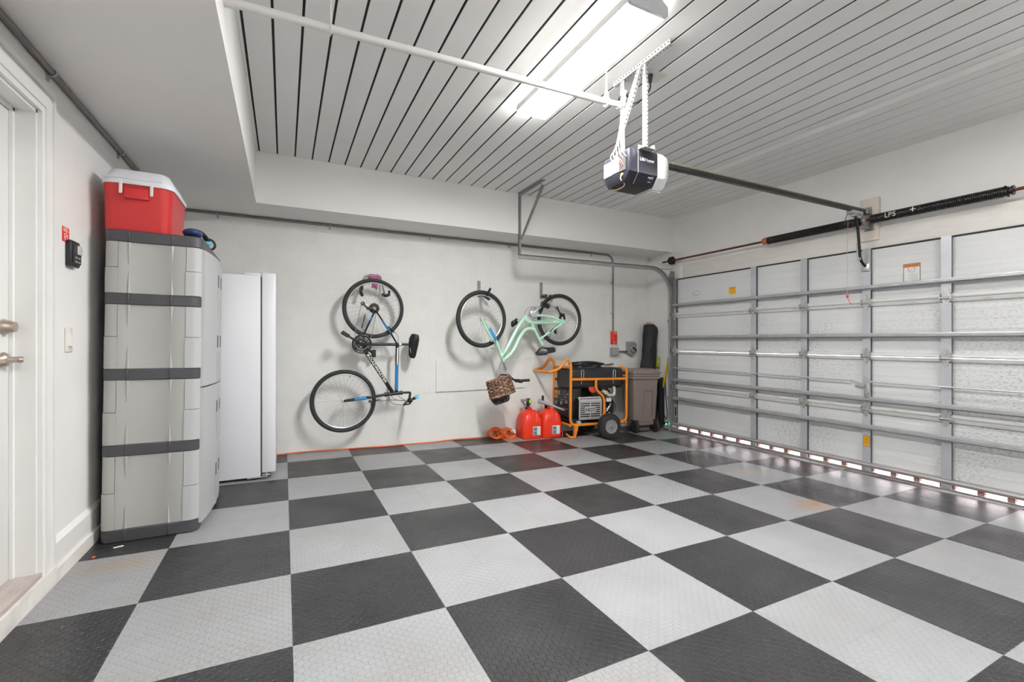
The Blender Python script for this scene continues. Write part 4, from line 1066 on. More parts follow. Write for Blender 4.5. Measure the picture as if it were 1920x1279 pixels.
part(MB().torus(rw+Vector((0,-.024,0)), NY, .060, .002, 36, 5), 'spoke_guard', CHROME, b1)
dr_ = MB().bar(A(500, 350, -.075), A(463, 352, -.075), .022, .016, NY, .005).bar(A(463, 352, -.072), A(425, 315, -.072), .018, .008, NY).torus(A(427, 317, -.072), NY, .017, .006, 18, 6).torus(A(463, 350, -.072), NY, .014, .006, 16, 6)
part(dr_, 'derailleur', BLACK, b1)
chn = MB().tube([A(418, 318, -.06), A(372, 530, -.058)], .0035, 5).tube([A(520, 362, -.052), A(482, 545, -.058)], .0035, 5)
part(chn, 'chain', GALVD, b1, split=True)
part(MB().tube([A(445, 388, .085), A(420, 480, .085)], .0055, 6), 'kickstand', BLKM, b1)
# stem, bars turned end on to the room, levers, cables
part(MB().tube(fillet([hd1, A(745, 909), A(738, 945)], .02), .013, 10).cyl(A(742, 942, -.03), A(738, 968, -.03), .012, n=8), 'stem', BLKM, b1)
hb_c = A(740, 962)
part(MB().tube(curve([A(705, 985, .20), A(722, 972, .12), hb_c, A(752, 957, -.08), A(768, 950, -.17)], 5), .0125, 10).sphere(hb_c, .03, 12, 8), 'handlebar', BLKM, b1)
part(MB().tube([A(768, 950, -.17), A(786, 941, -.28)], .0165, 12), 'grip', RUBBER, b1)
part(MB().lathe([(.0175,0), (.021,.006), (.021,.016), (.016,.022), (0,.023)], A(785, 941.5, -.276), A(800, 934, -.36)-A(785, 941.5, -.276), 14), 'grip_end', BLUEL, b1)
part(MB().tube(curve([A(756, 962, -.10), A(738, 985, -.13), A(715, 990, -.15), A(698, 997, -.17)], 4), [.010]*4+[.008]*4+[.006]*5, 7), 'brake_lever', BLKM, b1)
cb_ = MB()
cb_.tube(curve([A(590, 880, -.03), A(600, 935, -.05), A(625, 982, -.08), A(690, 991, -.11), A(735, 970, -.09)], 6), .0028, 5)
cb_.tube(curve([A(610, 925, -.02), A(640, 955, -.05), A(690, 965, -.08), A(740, 965, -.07)], 6), .0028, 5)
cb_.tube(curve([A(655, 915, -.02), A(680, 945, -.05), A(715, 962, -.08)], 6), .0028, 5)
cb_.tube(curve([A(540, 968, -.03), A(600, 960, -.05), A(690, 963, -.08), A(730, 968, -.08)], 6), .0028, 5)
cb_.tube(curve([A(640, 505, -.01), A(660, 535, -.02), A(664, 570, -.02), A(655, 600, -.02)], 6), .0022, 5)
part(cb_, 'cable', BLACK, b1, split=True)

# magenta wall hook above it
wh = thing('wheel_hook', 'magenta wall bracket with padded grey arms behind the upper wheel', 'wall hook', (.86, .36, 1.74))
def Bk(zx, zy, y=.372): return PY(560+zx/3.5536, 480+zy/3.5536, y)
a, b = Bk(468, 122), Bk(533, 162)
part(MB().box(a.x, b.x, .345, .384, b.z, a.z, .008).prism([(Bk(487,175).x, .384, Bk(487,178).z), (Bk(528,175).x, .384, Bk(528,178).z), (Bk(522,222).x, .384, Bk(522,222).z)], (0,-.03,0)).box(Bk(490,0).x, Bk(525,0).x, .366, .384, Bk(0,185).z, Bk(0,150).z), 'plate', PINK, wh)
part(MB().tube(fillet([Bk(418, 235, .30), Bk(428, 190, .33), Bk(440, 132, .35), Bk(545, 132, .35), Bk(553, 180, .33), Bk(572, 250, .27)], .035), .010, 10), 'arm', GALVD, wh)
part(MB().tube(curve([Bk(420, 208, .30), Bk(414, 235, .26), Bk(422, 262, .20)], 4), .018, 10).cyl(Bk(415, 212, .26), Bk(417, 225, .27), .022, n=10), 'pad', RUBBER, wh)
part(MB().tube(curve([Bk(560, 256, .29), Bk(582, 266, .25), Bk(604, 256, .21)], 4), .018, 10).cyl(Bk(602, 232, .22), Bk(604, 252, .21), .012, n=10), 'pad', RUBBER, wh)

# ---- mint green cruiser, hanging upside down
def B(zx, zy, y=.04): return PY(840+zx/4.5679, 500+zy/4.5679, y)
fN = Vector((-sin(R_(8)), cos(R_(8)), 0))
fc, rc = B(290, 449, -.02), B(956, 455, .05)
b2 = thing('cruiser_bike', 'mint green cruiser bicycle hanging upside down on the back wall', 'bicycle', (2.8, .04, .9))
wheel(b2, fc, fN, .340, .0255, 'front_wheel', valve=.3)
wheel(b2, rc, NY, .338, .0255, 'rear_wheel', valve=2.5)
def H(zx, zy, dy=0.0):
    """the frame's own plane, leaning a little from front wheel to rear wheel"""
    y = -.02+.07*max(0, min(1, (zx-290)/666)); return B(zx, zy, y+dy)
fk = MB()
for s, o in ((-1, -12), (1, 14)): fk.tube(curve([H(300+o*.7, 452, .052*s), H(345+o, 545, .050*s), H(392+o*.6, 628, .042*s)], 5), .0125, 10)
fk.tube([H(404, 632), H(424, 672)], .026, 10).bar(H(400, 632, -.06), H(400, 632, .06), .03, .03, (1,0,0), .008).tube([H(424, 672), H(446, 735)], .0185, 12)
part(fk, 'fork', MINT, b2)
part(MB().obox(H(387, 580, -.075), (.034, .012, .17), Matrix.Rotation(-R_(31), 3, 'Y'), .006), 'blue_sleeve', mat('bright blue sleeve', (.03,.26,.62), .5), b2)
part(MB().tube([H(446, 733), H(474, 818)], .023, 12), 'head_tube', MINT, b2)
part(MB().tube(curve([H(455, 765), H(492, 715), H(540, 630), H(592, 530), H(632, 463), H(668, 425)], 6), .0275, 12), 'down_tube', MINT, b2)
part(MB().tube(curve([H(470, 802), H(530, 755), H(575, 690), H(615, 605), H(660, 545), H(710, 532), H(745, 548)], 6), .0235, 12), 'top_tube', MINT, b2)
part(MB().tube(curve([H(472, 795, -.018), H(512, 700, -.020), H(556, 615, -.022), H(600, 540, -.022)], 6), .0035, 6), 'inner_cable', BLACK, b2)
part(MB().tube([H(705, 450), H(742, 545), H(800, 655)], .0185, 12).cyl(H(798, 650), H(806, 668), .0215, n=12), 'seat_tube', MINT, b2)
ch = MB().tube(curve([H(666, 418), H(662, 440), H(685, 466), H(735, 476), H(830, 476), H(945, 474, -.055)], 6), [.030]*7+[.031]*6+[.031]*6+[.030]*6+[.024]*6, 12)
part(ch, 'chain_stay', MINT, b2)
part(MB().tube(curve([H(752, 418, -.05), H(850, 424, -.055), H(930, 448, -.058), H(985, 474, -.058)], 6), .0165, 10), 'upper_stay', MINT, b2)
st = MB()
for s, o in ((-1, 0), (1, -10)): st.tube([H(792, 618+o*.5, .020*s), H(990, 478+o, .058*s)], .0125, 8)
st.bar(H(950, 470, -.058), H(1000, 470, -.058), .004, .05, (0,0,1)).bar(H(832, 592, -.03), H(832, 592, .03), .014, .014, (1,0,0))
part(st, 'seat_stays', MINT, b2)
bb2 = H(722, 402)
cr2 = MB().lathe([(.052,0), (.052,.004), (.040,.012), (.020,.014), (0,.014)], bb2+Vector((0,-.05,0)), (0,-1,0), 26).cyl(bb2+Vector((0,.05,0)), bb2+Vector((0,-.05,0)), .02, n=14)
part(cr2, 'crank_hub', CHROME, b2)
part(MB().bar(H(722, 402, -.075), H(808, 338, -.08), .022, .014, NY, .004), 'crank_arm', CHROME, b2); part(MB().bar(H(722, 402, .075), H(592, 468, .08), .020, .014, NY, .004), 'crank_arm', CHROME, b2)
pd = MB(); pedal(pd, H(832, 328, -.125), (.35,1,.35), (1,0,-.35), 1.35); part(pd, 'pedal', BLACK, b2)
pd = MB(); pedal(pd, H(570, 480, .12), (.5,1,.5), (1,0,.6), 1.3); part(pd, 'pedal', BLACK, b2)
cr3 = MB(); chainring(cr3, bb2+Vector((0,-.042,0)), NY, .070, .003); part(cr3, 'chainring', GALVD, b2)
part(MB().tube(curve([H(660, 425, -.042), H(664, 385, -.042), H(690, 352, -.042), H(730, 345, -.042), H(830, 345, -.042), H(932, 347, -.055)], 5), .0035, 5).tube([H(720, 462, -.042), H(985, 470, -.05)], .0035, 5), 'chain', GALVD, b2)
part(MB().bar(H(935, 352, -.07), H(960, 402, -.07), .016, .008, NY).torus(H(934, 352, -.07), NY, .015, .006, 16, 6).bar(H(955, 400, -.075), H(1000, 412, -.075), .020, .014, NY, .004).torus(H(962, 405, -.07), NY, .013, .006, 16, 6), 'derailleur', BLACK, b2)
cg = MB()
for q in range(6): cg.torus(H(978, 443, -.030-.005*q), NY, .048-.005*q, .0035, 26, 5)
part(cg, 'cassette', BLKM, b2); part(MB().torus(H(1000, 452, -.024), NY, .058, .002, 34, 5), 'spoke_guard', GALVD, b2)
part(MB().bar(H(362, 628, -.05), H(380, 640, -.055), .03, .03, NY, .004).bar(H(388, 640, -.05), H(408, 668, -.05), .010, .012, NY).bar(H(365, 700, -.04), H(395, 703, -.04), .012, .010, NY), 'front_brake', GALVD, b2)
part(MB().bar(H(870, 560, -.045), H(905, 530, -.045), .014, .010, NY, .003).bar(H(820, 626, -.04), H(872, 598, -.045), .010, .010, NY).obox(H(920, 560, -.03), (.03,.03,.05), None, .006).bar(H(905, 552, -.03), H(935, 530, -.03), .010, .010, NY), 'rear_brake', BLACK, b2)
# saddle
s0 = [(756,745),(790,702),(812,690),(860,692),(896,690),(908,708),(905,732),(870,740),(830,748),(790,762),(770,762)]
P = [H(*q) for q in s0]; cen = sum(P, Vector())/len(P); rings = []
for dy, sc in ((-.075, .55), (-.062, .85), (-.03, 1), (.03, 1), (.062, .85), (.075, .55)):
    rings.append([cen+Vector((0,dy,0))+Vector(((p-cen).x*(1 if abs(dy) < .05 or (p-cen).x > 0 else .35)*sc, 0, (p-cen).z*sc)) for p in P])
part(MB().loft(rings), 'saddle', BLACK, b2)
part(MB().tube([H(806, 668), H(822, 700)], .0135, 10), 'seat_post', CHROME, b2)
rl = MB()
for s in (-.025, .025): rl.tube(curve([H(795, 690, s), H(820, 678, s), H(870, 678, s), H(885, 690, s)], 4), .0035, 6)
for q in range(4): rl.torus(H(860+10*q, 684, -.04), (1,0,0), .012, .003, 12, 5)
part(rl, 'saddle_springs', CHROME, b2)
# stem, bars, grip, cables
part(MB().tube([H(474, 818), H(497, 886)], .0125, 10).cyl(H(474, 818), H(480, 836), .017, n=10), 'stem_post', GALVD, b2)
part(MB().bar(H(492, 892, -.03), H(486, 930, -.05), .022, .03, NY, .006), 'stem', CHROME, b2)
part(MB().tube(curve([H(486, 926, -.05), H(515, 928, -.09), H(545, 955, -.15), H(575, 976, -.20), H(600, 978, -.24)], 6), .0115, 10), 'handlebar', BLKM, b2)
part(MB().tube(curve([H(486, 926, -.05), H(455, 930, .03), H(430, 960, .10), H(420, 985, .16)], 6), .0115, 10), 'handlebar', BLKM, b2)
part(MB().tube([H(578, 976, -.205), H(612, 978, -.25)], .021, 12).tube([H(612, 978, -.25), H(700, 972, -.33)], [.0165,.017], 12).cyl(H(604, 990, -.24), H(640, 992, -.27), .008, n=8), 'grip', RUBBER, b2)
cbs = MB()
cbs.tube(curve([H(425, 690, -.03), H(450, 775, -.03), H(485, 840, -.05), H(494, 880, -.08), H(492, 915, -.10)], 6), .003, 5)
cbs.tube(curve([H(470, 770, -.03), H(448, 850, -.06), H(420, 890, -.09), H(416, 925, -.10)], 6), .003, 5)
cbs.tube(curve([H(462, 800, -.03), H(440, 870, -.06), H(442, 925, -.08)], 6), .003, 5)
cbs.tube(curve([H(465, 812, -.03), H(478, 860, -.07), H(482, 905, -.10)], 6), .003, 5)
cbs.tube(curve([H(640, 430, -.025), H(600, 490, -.026), H(545, 580, -.027), H(500, 672, -.027), H(472, 745, -.026)], 6), .003, 5)
part(cbs, 'cable', GALVD, b2, split=True)
# basket strapped to the bars, with the helmet in it
bk = thing('wicker_basket', 'brown wicker basket hanging upside down from the mint bicycle handlebar', 'basket', H(440, 1030, -.17))
tc, bc_ = H(430, 962, -.16), H(468, 1098, -.19)
axs = (bc_-tc); hgt = axs.length*1.0; axn = axs.normalized()
uu = (H(520, 925, -.16)-H(335, 995, -.16)).normalized(); uu = (uu-axn*uu.dot(axn)).normalized(); vv = axn.cross(uu)
def bring(t, sc=1.0, n=44, ph=0, wob=0.0):
    rx, ry = (.150+.006*t)*sc, (.115+.012*t)*sc
    return [tc+axn*(hgt*t)+uu*(cos(2*pi*k/n)*rx*(1+wob*(1 if (k+ph) % 2 else -1)))+vv*(sin(2*pi*k/n)*ry*(1+wob*(1 if (k+ph) % 2 else -1))) for k in range(n)]
inner = MB().loft([bring(.02, .93), bring(.98, .93)], cap=False); inner.loft([bring(.02, .93), bring(.03, .05)], cap=False)
part(inner, 'lining', WICKD, bk)
wv = MB()
def wring(t, ph):
    n = 44; P0 = bring(t, 1.0, n); c = tc+axn*(hgt*t)
    return [p+(p-c)*(.050*(0 if k % 2 else (1 if (k//2+ph) % 2 else -1))) for k, p in enumerate(P0)]
for r in range(9): wv.tube(wring(.06+.109*r, r), .0088, 6, True, flat=.40, up=axn)
part(wv, 'weavers', WICK, bk, kind='stuff')
stk = MB()
R0, R1 = bring(0, 1.0, 22), bring(1, 1.0, 22)
for a, b in zip(R0, R1): stk.tube([a, b], .0075, 6, flat=.4, up=axn.cross((a-tc).normalized()))
part(stk, 'stakes', WICKD, bk, kind='stuff')
part(MB().tube(bring(.0, 1.0), .0085, 6, True).tube(bring(.05, 1.01), .006, 6, True), 'base_border', WICK, bk)
part(MB().tube(bring(1.0, 1.02), .010, 7, True).tube(bring(.965, 1.02), .007, 6, True), 'rim_border', WICK, bk)
bs = MB()
for r in range(6): bs.tube([p for p in bring(.0, .15+.15*r, 36, r, .01)], .006, 5, True)
part(bs, 'base_coils', WICK, bk)
part(MB().bar(H(455, 935, -.10), H(430, 962, -.13), .014, .004, NY).bar(H(505, 922, -.10), H(512, 950, -.13), .014, .004, NY), 'straps', mat('tan strap', (.45,.30,.20), .6), bk)
hc = H(445, 1112, -.19)
hm = thing('bicycle_helmet', 'black vented helmet hanging below the wicker basket rim', 'helmet', hc)
shell = MB(); rings = []
Mh = Matrix((uu, vv, axn)).transposed()
for i in range(0, 7):
    t = pi/2*i/6.4; rings.append([hc+Mh @ Vector((cos(t)*cos(2*pi*k/28)*.122, cos(t)*sin(2*pi*k/28)*.10, sin(t)*.078)) for k in range(28)])
part(MB().loft(rings), 'shell', BLACK, hm)
vt = MB(); rb = MB()
for k in range(-2, 3):
    for s in (0, 1):
        pts = [hc+Mh @ Vector((.035*k+.020*s*cos(q), .088*cos(q)*cos(k*.3), .012+.066*sin(q))) for q in [pi*.06+pi*.88*j/10 for j in range(11)]]
        (rb if s == 0 else vt).tube(pts, .009 if s == 0 else .004, 6)
part(rb, 'rib', BLKM, hm, split=True); part(vt, 'trim_lines', mat('pale helmet trim', (.45,.45,.45), .5), hm, split=True)

# wall hooks of the cruiser
def hook(zx, z0, z1, yw, tip, label):
    a, b = B(zx, z0, .378), B(zx, z1, .378)
    t = thing('bike_hook', label, 'wall hook', (a.x, .38, b.z), None, None)
    part(MB().box(a.x-.022, a.x+.022, .372, .3845, b.z, a.z, .004, 1).cyl((a.x, .372, a.z-.03), (a.x, .365, a.z-.03), .008, n=8).cyl((a.x, .372, b.z+.03), (a.x, .365, b.z+.03), .008, n=8), 'back_plate', GALVD, t)
    m = MB().tube(fillet([Vector((a.x, .372, b.z+.05)), Vector((a.x, .20, b.z+.035)), Vector((tip.x, yw, tip.z)), Vector((tip.x+.02, yw-.055, tip.z+.075))], .05), .0095, 8)
    part(m, 'arm', GALVD, t)
    part(MB().tube([Vector((a.x, .362, b.z+.03)), Vector((a.x+.03, .30, b.z+.015)), Vector((a.x+.085, .235, b.z-.035))], [.014, .017, .020], 10), 'lower_pad', RUBBER, t)
    part(MB().tube([Vector((a.x+.002, .26, b.z+.038)), Vector((tip.x, yw, tip.z))], .016, 10).tube([Vector((tip.x, yw, tip.z)), Vector((tip.x+.02, yw-.055, tip.z+.075))], .014, 10), 'rubber_sleeve', RUBBER, t)
    return t
hook(265, 122, 262, -.035, fc+Vector((.06, -.02, .285)), 'grey hook with rubber arm holding the front wheel of the mint bicycle')
hook(798, 136, 275, .035, rc+Vector((-.20, 0, .235)), 'grey hook with rubber arm holding the rear wheel of the mint bicycle')
# ================================================================== GENERATOR
RIMG = mat('grey wheel rim', (.36,.36,.365), .38, .5)
GRX, GRY = 3.270, -.080
Mg = Matrix.Translation((GRX, GRY, fz(GRX+.3, GRY))) @ TILT @ Matrix.Rotation(R_(-3), 4, 'Z')
ge = thing('generator', 'orange framed portable generator with black tank and muffler guard', 'generator', Mg.translation, (TILT @ Matrix.Rotation(R_(-3), 4, 'Z')).to_3x3())
GL, GD = .885, .44
fr_ = MB(); rr = .0185
# near side loop with handle arch, far side loop
fr_.tube(fillet([(-.29, 0, .868), (-.17, 0, .90), (-.07, 0, 1.035), (.0, 0, .97), (0, 0, .17), (GL, 0, .17), (GL, 0, .885), (GL, .06, .915), (GL-.04, .12, .915)], .09, 7), rr, 10)
fr_.tube(fillet([(-.29, GD, .868), (-.17, GD, .90), (-.07, GD, 1.035), (.0, GD, .97), (0, GD, .17), (GL, GD, .17), (GL, GD, .885), (GL, GD-.06, .915), (GL-.04, GD-.12, .915)], .09, 7), rr, 10)
part(fr_, 'side_frame', ORANGE, ge, local=True, split=True)
part(MB().tube(fillet([(-.27, 0, .873), (-.315, .0, .862), (-.315, GD, .862), (-.27, GD, .873)], .04), rr, 10), 'push_handle', ORANGE, ge, local=True)
part(MB().tube([(0, 0, .762), (GL, 0, .762)], rr, 10).tube([(0, GD, .762), (GL, GD, .762)], rr, 10).tube([(0, 0, .918), (0, GD, .918)], rr*.9, 8).tube([(GL, 0, .80), (GL, GD, .80)], rr*.9, 8), 'top_rail', ORANGE, ge, local=True, split=True)
part(MB().tube(fillet([(.385, 0, .762), (.385, 0, .625), (.52, 0, .52), (.52, -.005, .30), (.52, -.005, .20)], .06), rr, 10).box(.49, .58, -.014, .014, .255, .30, .006), 'bent_brace', ORANGE, ge, local=True)
part(MB().tube([(0, 0, .17), (0, GD, .17)], rr, 8).tube([(GL, 0, .17), (GL, GD, .17)], rr, 8).box(.06, .80, .05, GD-.05, .165, .18), 'base_rail', ORANGE, ge, local=True, split=True)
for y in (.0, GD):
    ftm = MB().prism([(.055, y-.018, .165), (.115, y-.018, .165), (.075, y-.018, .012), (-.015, y-.018, .012), (-.06, y-.018, .06), (-.05, y-.018, .07), (-.005, y-.018, .03), (.055, y-.018, .03)], (0, .036, 0))
    f = part(ftm, 'foot', ORANGE, ge, local=True)
    part(MB().box(-.01, .07, y-.016, y+.016, .0, .013, .003, 1), 'rubber_pad', RUBBER, f, local=True)
tk_ = MB()
rings = []
for x, s in ((.02, .90), (.032, .97), (.06, 1), (.81, 1), (.838, .97), (.85, .90)):
    rings.append([Vector((x, GD/2+yy*s, .775+zz*s)) for yy, zz in rrect(.39, .28, .06, 5)])
part(MB().loft(rings), 'fuel_tank', TANK, ge, local=True)
part(MB().cyl((.35, GD/2, .91), (.35, GD/2, .925), .05, n=20).cyl((.35, GD/2, .925), (.35, GD/2, .931), .042, n=20), 'fuel_cap', BLACK, ge, local=True)
for x in (.185, .69):
    part(MB().tube(fillet([(x-.018, .015, .77), (x-.018, .012, .885), (x+.018, .012, .885), (x+.018, .015, .77)], .03), .0045, 6).cyl((x-.018, .01, .70), (x-.018, .01, .745), .004, n=6), 'tank_strap', CHROME, ge, local=True)
# control panel on the left end
cpn = part(MB().box(-.012, .055, .025, GD-.01, .345, .625, .006).box(-.005, .06, .03, GD-.02, .27, .345, .004), 'control_panel', ENGB, ge, local=True)
lb = MB(); lb.box(-.0145, -.0125, GD-.13, GD-.035, .545, .60).box(-.0145, -.0125, GD-.12, GD-.035, .495, .535)
part(lb, 'orange_label', ORLAB, cpn, local=True)
lb = MB().box(-.0145, -.0125, GD-.12, GD-.035, .583, .588).box(-.0145, -.0125, GD-.175, GD-.15, .545, .60)
for q in range(5): lb.box(-.0145, -.0125, .09+.028*(q % 3), .108+.028*(q % 3), .52+.034*(q//2), .53+.034*(q//2))
for q in range(3): lb.box(-.0145, -.0125, .05+.05*q, .085+.05*q, .372, .380)
lb.box(-.0145, -.0125, .06, .24, .484, .489)
part(lb, 'panel_print', GREYP, cpn, local=True)
for q, (y, z, r) in enumerate(((.36, .435, .026), (.29, .43, .026), (.22, .44, .024), (.33, .385, .018), (.07, .46, .012), (.07, .42, .012), (.10, .46, .012), (.10, .42, .012), (.05, .57, .010))):
    part(MB().lathe([(r,0), (r,.006), (r*.7,.008), (r*.6,.003), (0,.003)], (-.012, y, z), (-1,0,0), 14), 'outlet', BLKM if q % 2 else GREYPL, cpn, local=True)
part(MB().sphere((-.016, .335, .372), .012, 10, 6), 'red_button', RED, cpn, local=True)
# alternator, engine, muffler guard
part(MB().cyl((.06, GD/2+.02, .33), (.30, GD/2+.02, .33), .125, n=24).box(.05, .28, .06, .34, .17, .24), 'alternator', ENGB, ge, local=True)
en = MB().box(.34, .72, .10, .38, .18, .46, .02).cyl((.70, .24, .36), (.76, .24, .36), .13, n=24).box(.40, .72, .14, .40, .46, .60, .02).box(.50, .66, .09, .14, .20, .30, .01)
for q in range(7): en.box(.56, .68, .075, .12, .335+.016*q, .343+.016*q)
part(en, 'engine', ENGB, ge, local=True)
part(MB().obox((.575, .06, .575), (.105, .055, .045), Matrix.Rotation(R_(28), 3, 'Y'), .006, 1).box(.545, .60, .024, .034, .552, .580), 'carburettor', SILVER, ge, local=True)
part(MB().tube(fillet([(.60, .06, .535), (.715, .05, .535), (.725, .05, .61), (.705, .06, .665)], .05), .022, 12), 'intake_pipe', SILVER, ge, local=True)
part(MB().box(.575, .655, .028, .032, .455, .505), 'engine_label', PAPER, ge, local=True)
part(MB().obox((.585, .03, .592), (.035, .01, .02), Matrix.Rotation(R_(28), 3, 'Y'), .003, 1), 'yellow_tag', YLAB, ge, local=True)
ml = MB().cyl((.60, .06, .32), (.65, .05, .40), .009, n=8).cyl((.62, .05, .26), (.64, .04, .31), .012, n=8).cyl((.60, .055, .35), (.67, .05, .42), .006, n=6).sphere((.655, .05, .42), .012, 8, 6).sphere((.625, .05, .28), .018, 8, 6).cyl((.56, .06, .37), (.63, .05, .35), .006, n=6)
part(ml, 'linkage', CHROME, ge, local=True)
part(MB().tube(curve([(.69, .05, .47), (.74, .05, .37), (.70, .05, .26), (.76, .06, .19)], 5), .006, 6).tube(curve([(.66, .04, .52), (.71, .05, .42), (.68, .05, .31)], 5), .005, 6), 'hoses', RUBBER, ge, local=True)
part(MB().lathe([(.05,0), (.055,.01), (.055,.03), (.02,.035), (0,.035)], (.355, .06, .625), (0,-.6,.2), 18), 'red_knob', mat('dark red cap', (.55,.05,.02), .4), ge, local=True)
x0, x1, z0, z1, yf = .125, .480, .235, .485, -.005
part(MB().box(x0+.008, x1-.008, yf+.012, .13, z0+.008, z1+.03, .02), 'muffler', ENGB, ge, local=True)
mg = MB().box(x0, x0+.022, yf, yf+.006, z0, z1).box(x1-.022, x1, yf, yf+.006, z0, z1).box(x0, x1, yf, yf+.006, z0, z0+.018).box(x0, x1, yf, yf+.006, z1-.018, z1).box((x0+x1)/2-.006, (x0+x1)/2+.006, yf, yf+.006, z0, z1)
for q in range(1, 9):
    z = z0+(z1-z0)*q/9; mg.box(x0, x1, yf, yf+.006, z-.006, z+.006)
mg.box(x0+.095, x1-.095, yf-.001, yf+.006, z0+.092, z0+.166)
mg.prism([(x0, yf, z1), (x1, yf, z1), (x1, yf+.03, z1+.035), (x0, yf+.03, z1+.035)], (0, .004, .004))
for q in range(3): mg.box(x0+.01, x1-.01, yf+.006+.02*q, yf+.012+.02*q, z1+.012+.012*q, z1+.018+.012*q)
mgp = part(mg, 'muffler_guard', SILVER, ge, local=True)
for xx in (x0+.02, (x0+x1)/2, x1-.02): part(MB().cyl((xx, yf+.03, z1+.03), (xx, yf+.03, z1+.05), .006, n=6), 'guard_bolt', SILVER, mgp, local=True)
Mw = FR[ge.name]
text('HOT', .070, BLACK, mgp, Mw @ Vector(((x0+x1)/2, yf-.0016, z0+.104)), Mw.to_3x3() @ Vector((1,0,0)), Mw.to_3x3() @ Vector((0,0,1)), align='CENTER', bold=.012)
part(MB().cyl((.13, .03, .20), (.13, -.01, .20), .028, n=14).cyl((.13, -.012, .20), (.13, -.02, .20), .018, n=12), 'drain_fitting', CHROME, ge, local=True)
for y, s in ((-.165, -1), (GD+.03, 1)):
    R = .162
    if s > 0: y = GD-.06
    c = Vector((.485, y, R+.001))
    wm = MB().lathe([(.085,-.045), (.10,-.055), (.145,-.050), (.160,-.030), (.162,0), (.160,.030), (.145,.050), (.10,.055), (.088,.045)], c, (0,1,0), 40, cap=False)
    for k in range(34):
        a = 2*pi*k/34; d = Vector((cos(a), 0, sin(a)))
        for q in (-.022, .022): wm.obox(c+d*.159+Vector((0,q,0)), (.010, .030, .016), Matrix((d, Vector((0,1,0)), d.cross(Vector((0,1,0))))).transposed())
    w_ = part(wm, 'wheel', RUBBER, ge, local=True)
    part(MB().lathe([(.092,-.048), (.088,-.055), (.080,-.052), (.074,-.028), (.044,-.024), (.040,-.044), (.030,-.050), (.0,-.050)] if s < 0 else [(.088,.040), (.07,.03), (.04,.022), (.03,.048), (0,.048)], c, (0,1,0), 30), 'wheel_rim', RIMG, w_, local=True)
    part(MB().cyl(c+Vector((0, -.05*1 if s < 0 else .05, 0)), c+Vector((0, -.066 if s < 0 else .06, 0)), .012, n=8), 'axle_end', GALVD, w_, local=True)
part(MB().cyl((.485, -.12, .163), (.485, GD-.10, .163), .012, n=10), 'axle', BLKM, ge, local=True)
# coiled black cables resting on the tank
ccm = MB()
for q in range(5):
    pts = [Mw @ Vector((.36+(.235+.012*q)*cos(2*pi*k/40)*(1 if q % 2 else .93), GD/2-.03+(.105+.008*q)*sin(2*pi*k/40), .936+.009*q+.014*sin(2*pi*k/40*2+q*1.4))) for k in range(40)]
    ccm.tube(pts, .0085, 7, True)
ccm.tube(curve([Mw @ Vector(p) for p in ((.60, .12, .945), (.66, .08, .955), (.71, .07, .962))], 5), .009, 7)
ccm.tube(curve([Mw @ Vector(p) for p in ((.13, .16, .975), (.18, .10, .985), (.30, .08, .970), (.52, .10, .965))], 5), .009, 7)
solo(ccm, 'coiled_cable', BLACK, 'black cable coiled on top of the generator tank', 'cable')

# ================================================================== FUEL CANS
def fuel_can():
    w, d = .274, .275
    t = thing('fuel_can', 'red plastic fuel can nearest the orange cord coil, dark spout and lime button on top', 'fuel can', (0,0,0))
    def sec(sx_, sy_, r, z, oy=0): return [Vector((x, y, z)) for x, y in rrect(w*sx_, d*sy_, r, 6, 0, oy)]
    rings = [sec(.90,.90,.03,0), sec(.97,.97,.045,.008), sec(1,1,.05,.025), sec(1,1,.05,.19), sec(.985,.975,.055,.235), sec(.90,.90,.06,.285), sec(.72,.74,.055,.330), sec(.50,.58,.045,.355), sec(.36,.46,.03,.362)]
    b = part(MB().loft(rings), 'body', GASR, t, local=True)
    part(MB().tube(fillet([(.0, -.135, .215), (.0, -.120, .315), (0, -.06, .385), (0, .05, .372), (0, .09, .34)], .05, 6), [.016]*4+[.015]*40 if False else .0155, 10), 'handle', GASR, t, local=True)
    for s in (-1, 1):
        part(MB().tube(curve([(s*.055, -.105, .315), (s*.050, -.132, .245), (s*.042, -.139, .215)], 4), [.012,.012,.011,.010,.009,.008,.007,.006,.004], 8), 'molded_rib', GASR, b, local=True)
    part(MB().cyl((0, .055, .355), (0, .055, .395), .034, n=18), 'collar', BLACK, t, local=True)
    lb_ = part(MB().box(-.01, .095, -d/2-.0025, -d/2+.001, .052, .160), 'label', WHITE, t, local=True, label='white label with blue and green blocks')
    bl_ = MB()
    for q in range(4): bl_.box(-.006, .050, -d/2-.0036, -d/2-.0024, .057+.025*q, .073+.025*q)
    part(bl_, 'blue_blocks', BLLAB, lb_, local=True)
    g_ = MB()
    for q in range(2): g_.box(.002, .040, -d/2-.0042, -d/2-.0034, .076+.045*q, .083+.045*q)
    g_.box(-.004, .046, -d/2-.0042, -d/2-.0034, .126, .134)
    part(g_, 'green_blocks', GRLAB, lb_, local=True)
    pr_ = MB()
    for q in range(6): pr_.box(.056, .090-.006*(q % 2), -d/2-.0036, -d/2-.0024, .064+.014*q, .067+.014*q)
    part(pr_, 'print_lines', GREYP, lb_, local=True)
    return t
c1 = fuel_can(); c1['group'] = 'red fuel cans'
c2 = dup(c1, label='red plastic fuel can next to the generator, long grey spout lying across its top')
def can_M(x, y, rot): return Matrix.Translation((x, y, fz(x, y))) @ TILT @ Matrix.Rotation(R_(rot), 4, 'Z')
M1, M2 = can_M(2.808, .185, -3), can_M(3.088, .160, -6)
c1.matrix_world = M1; c2.matrix_world = M2
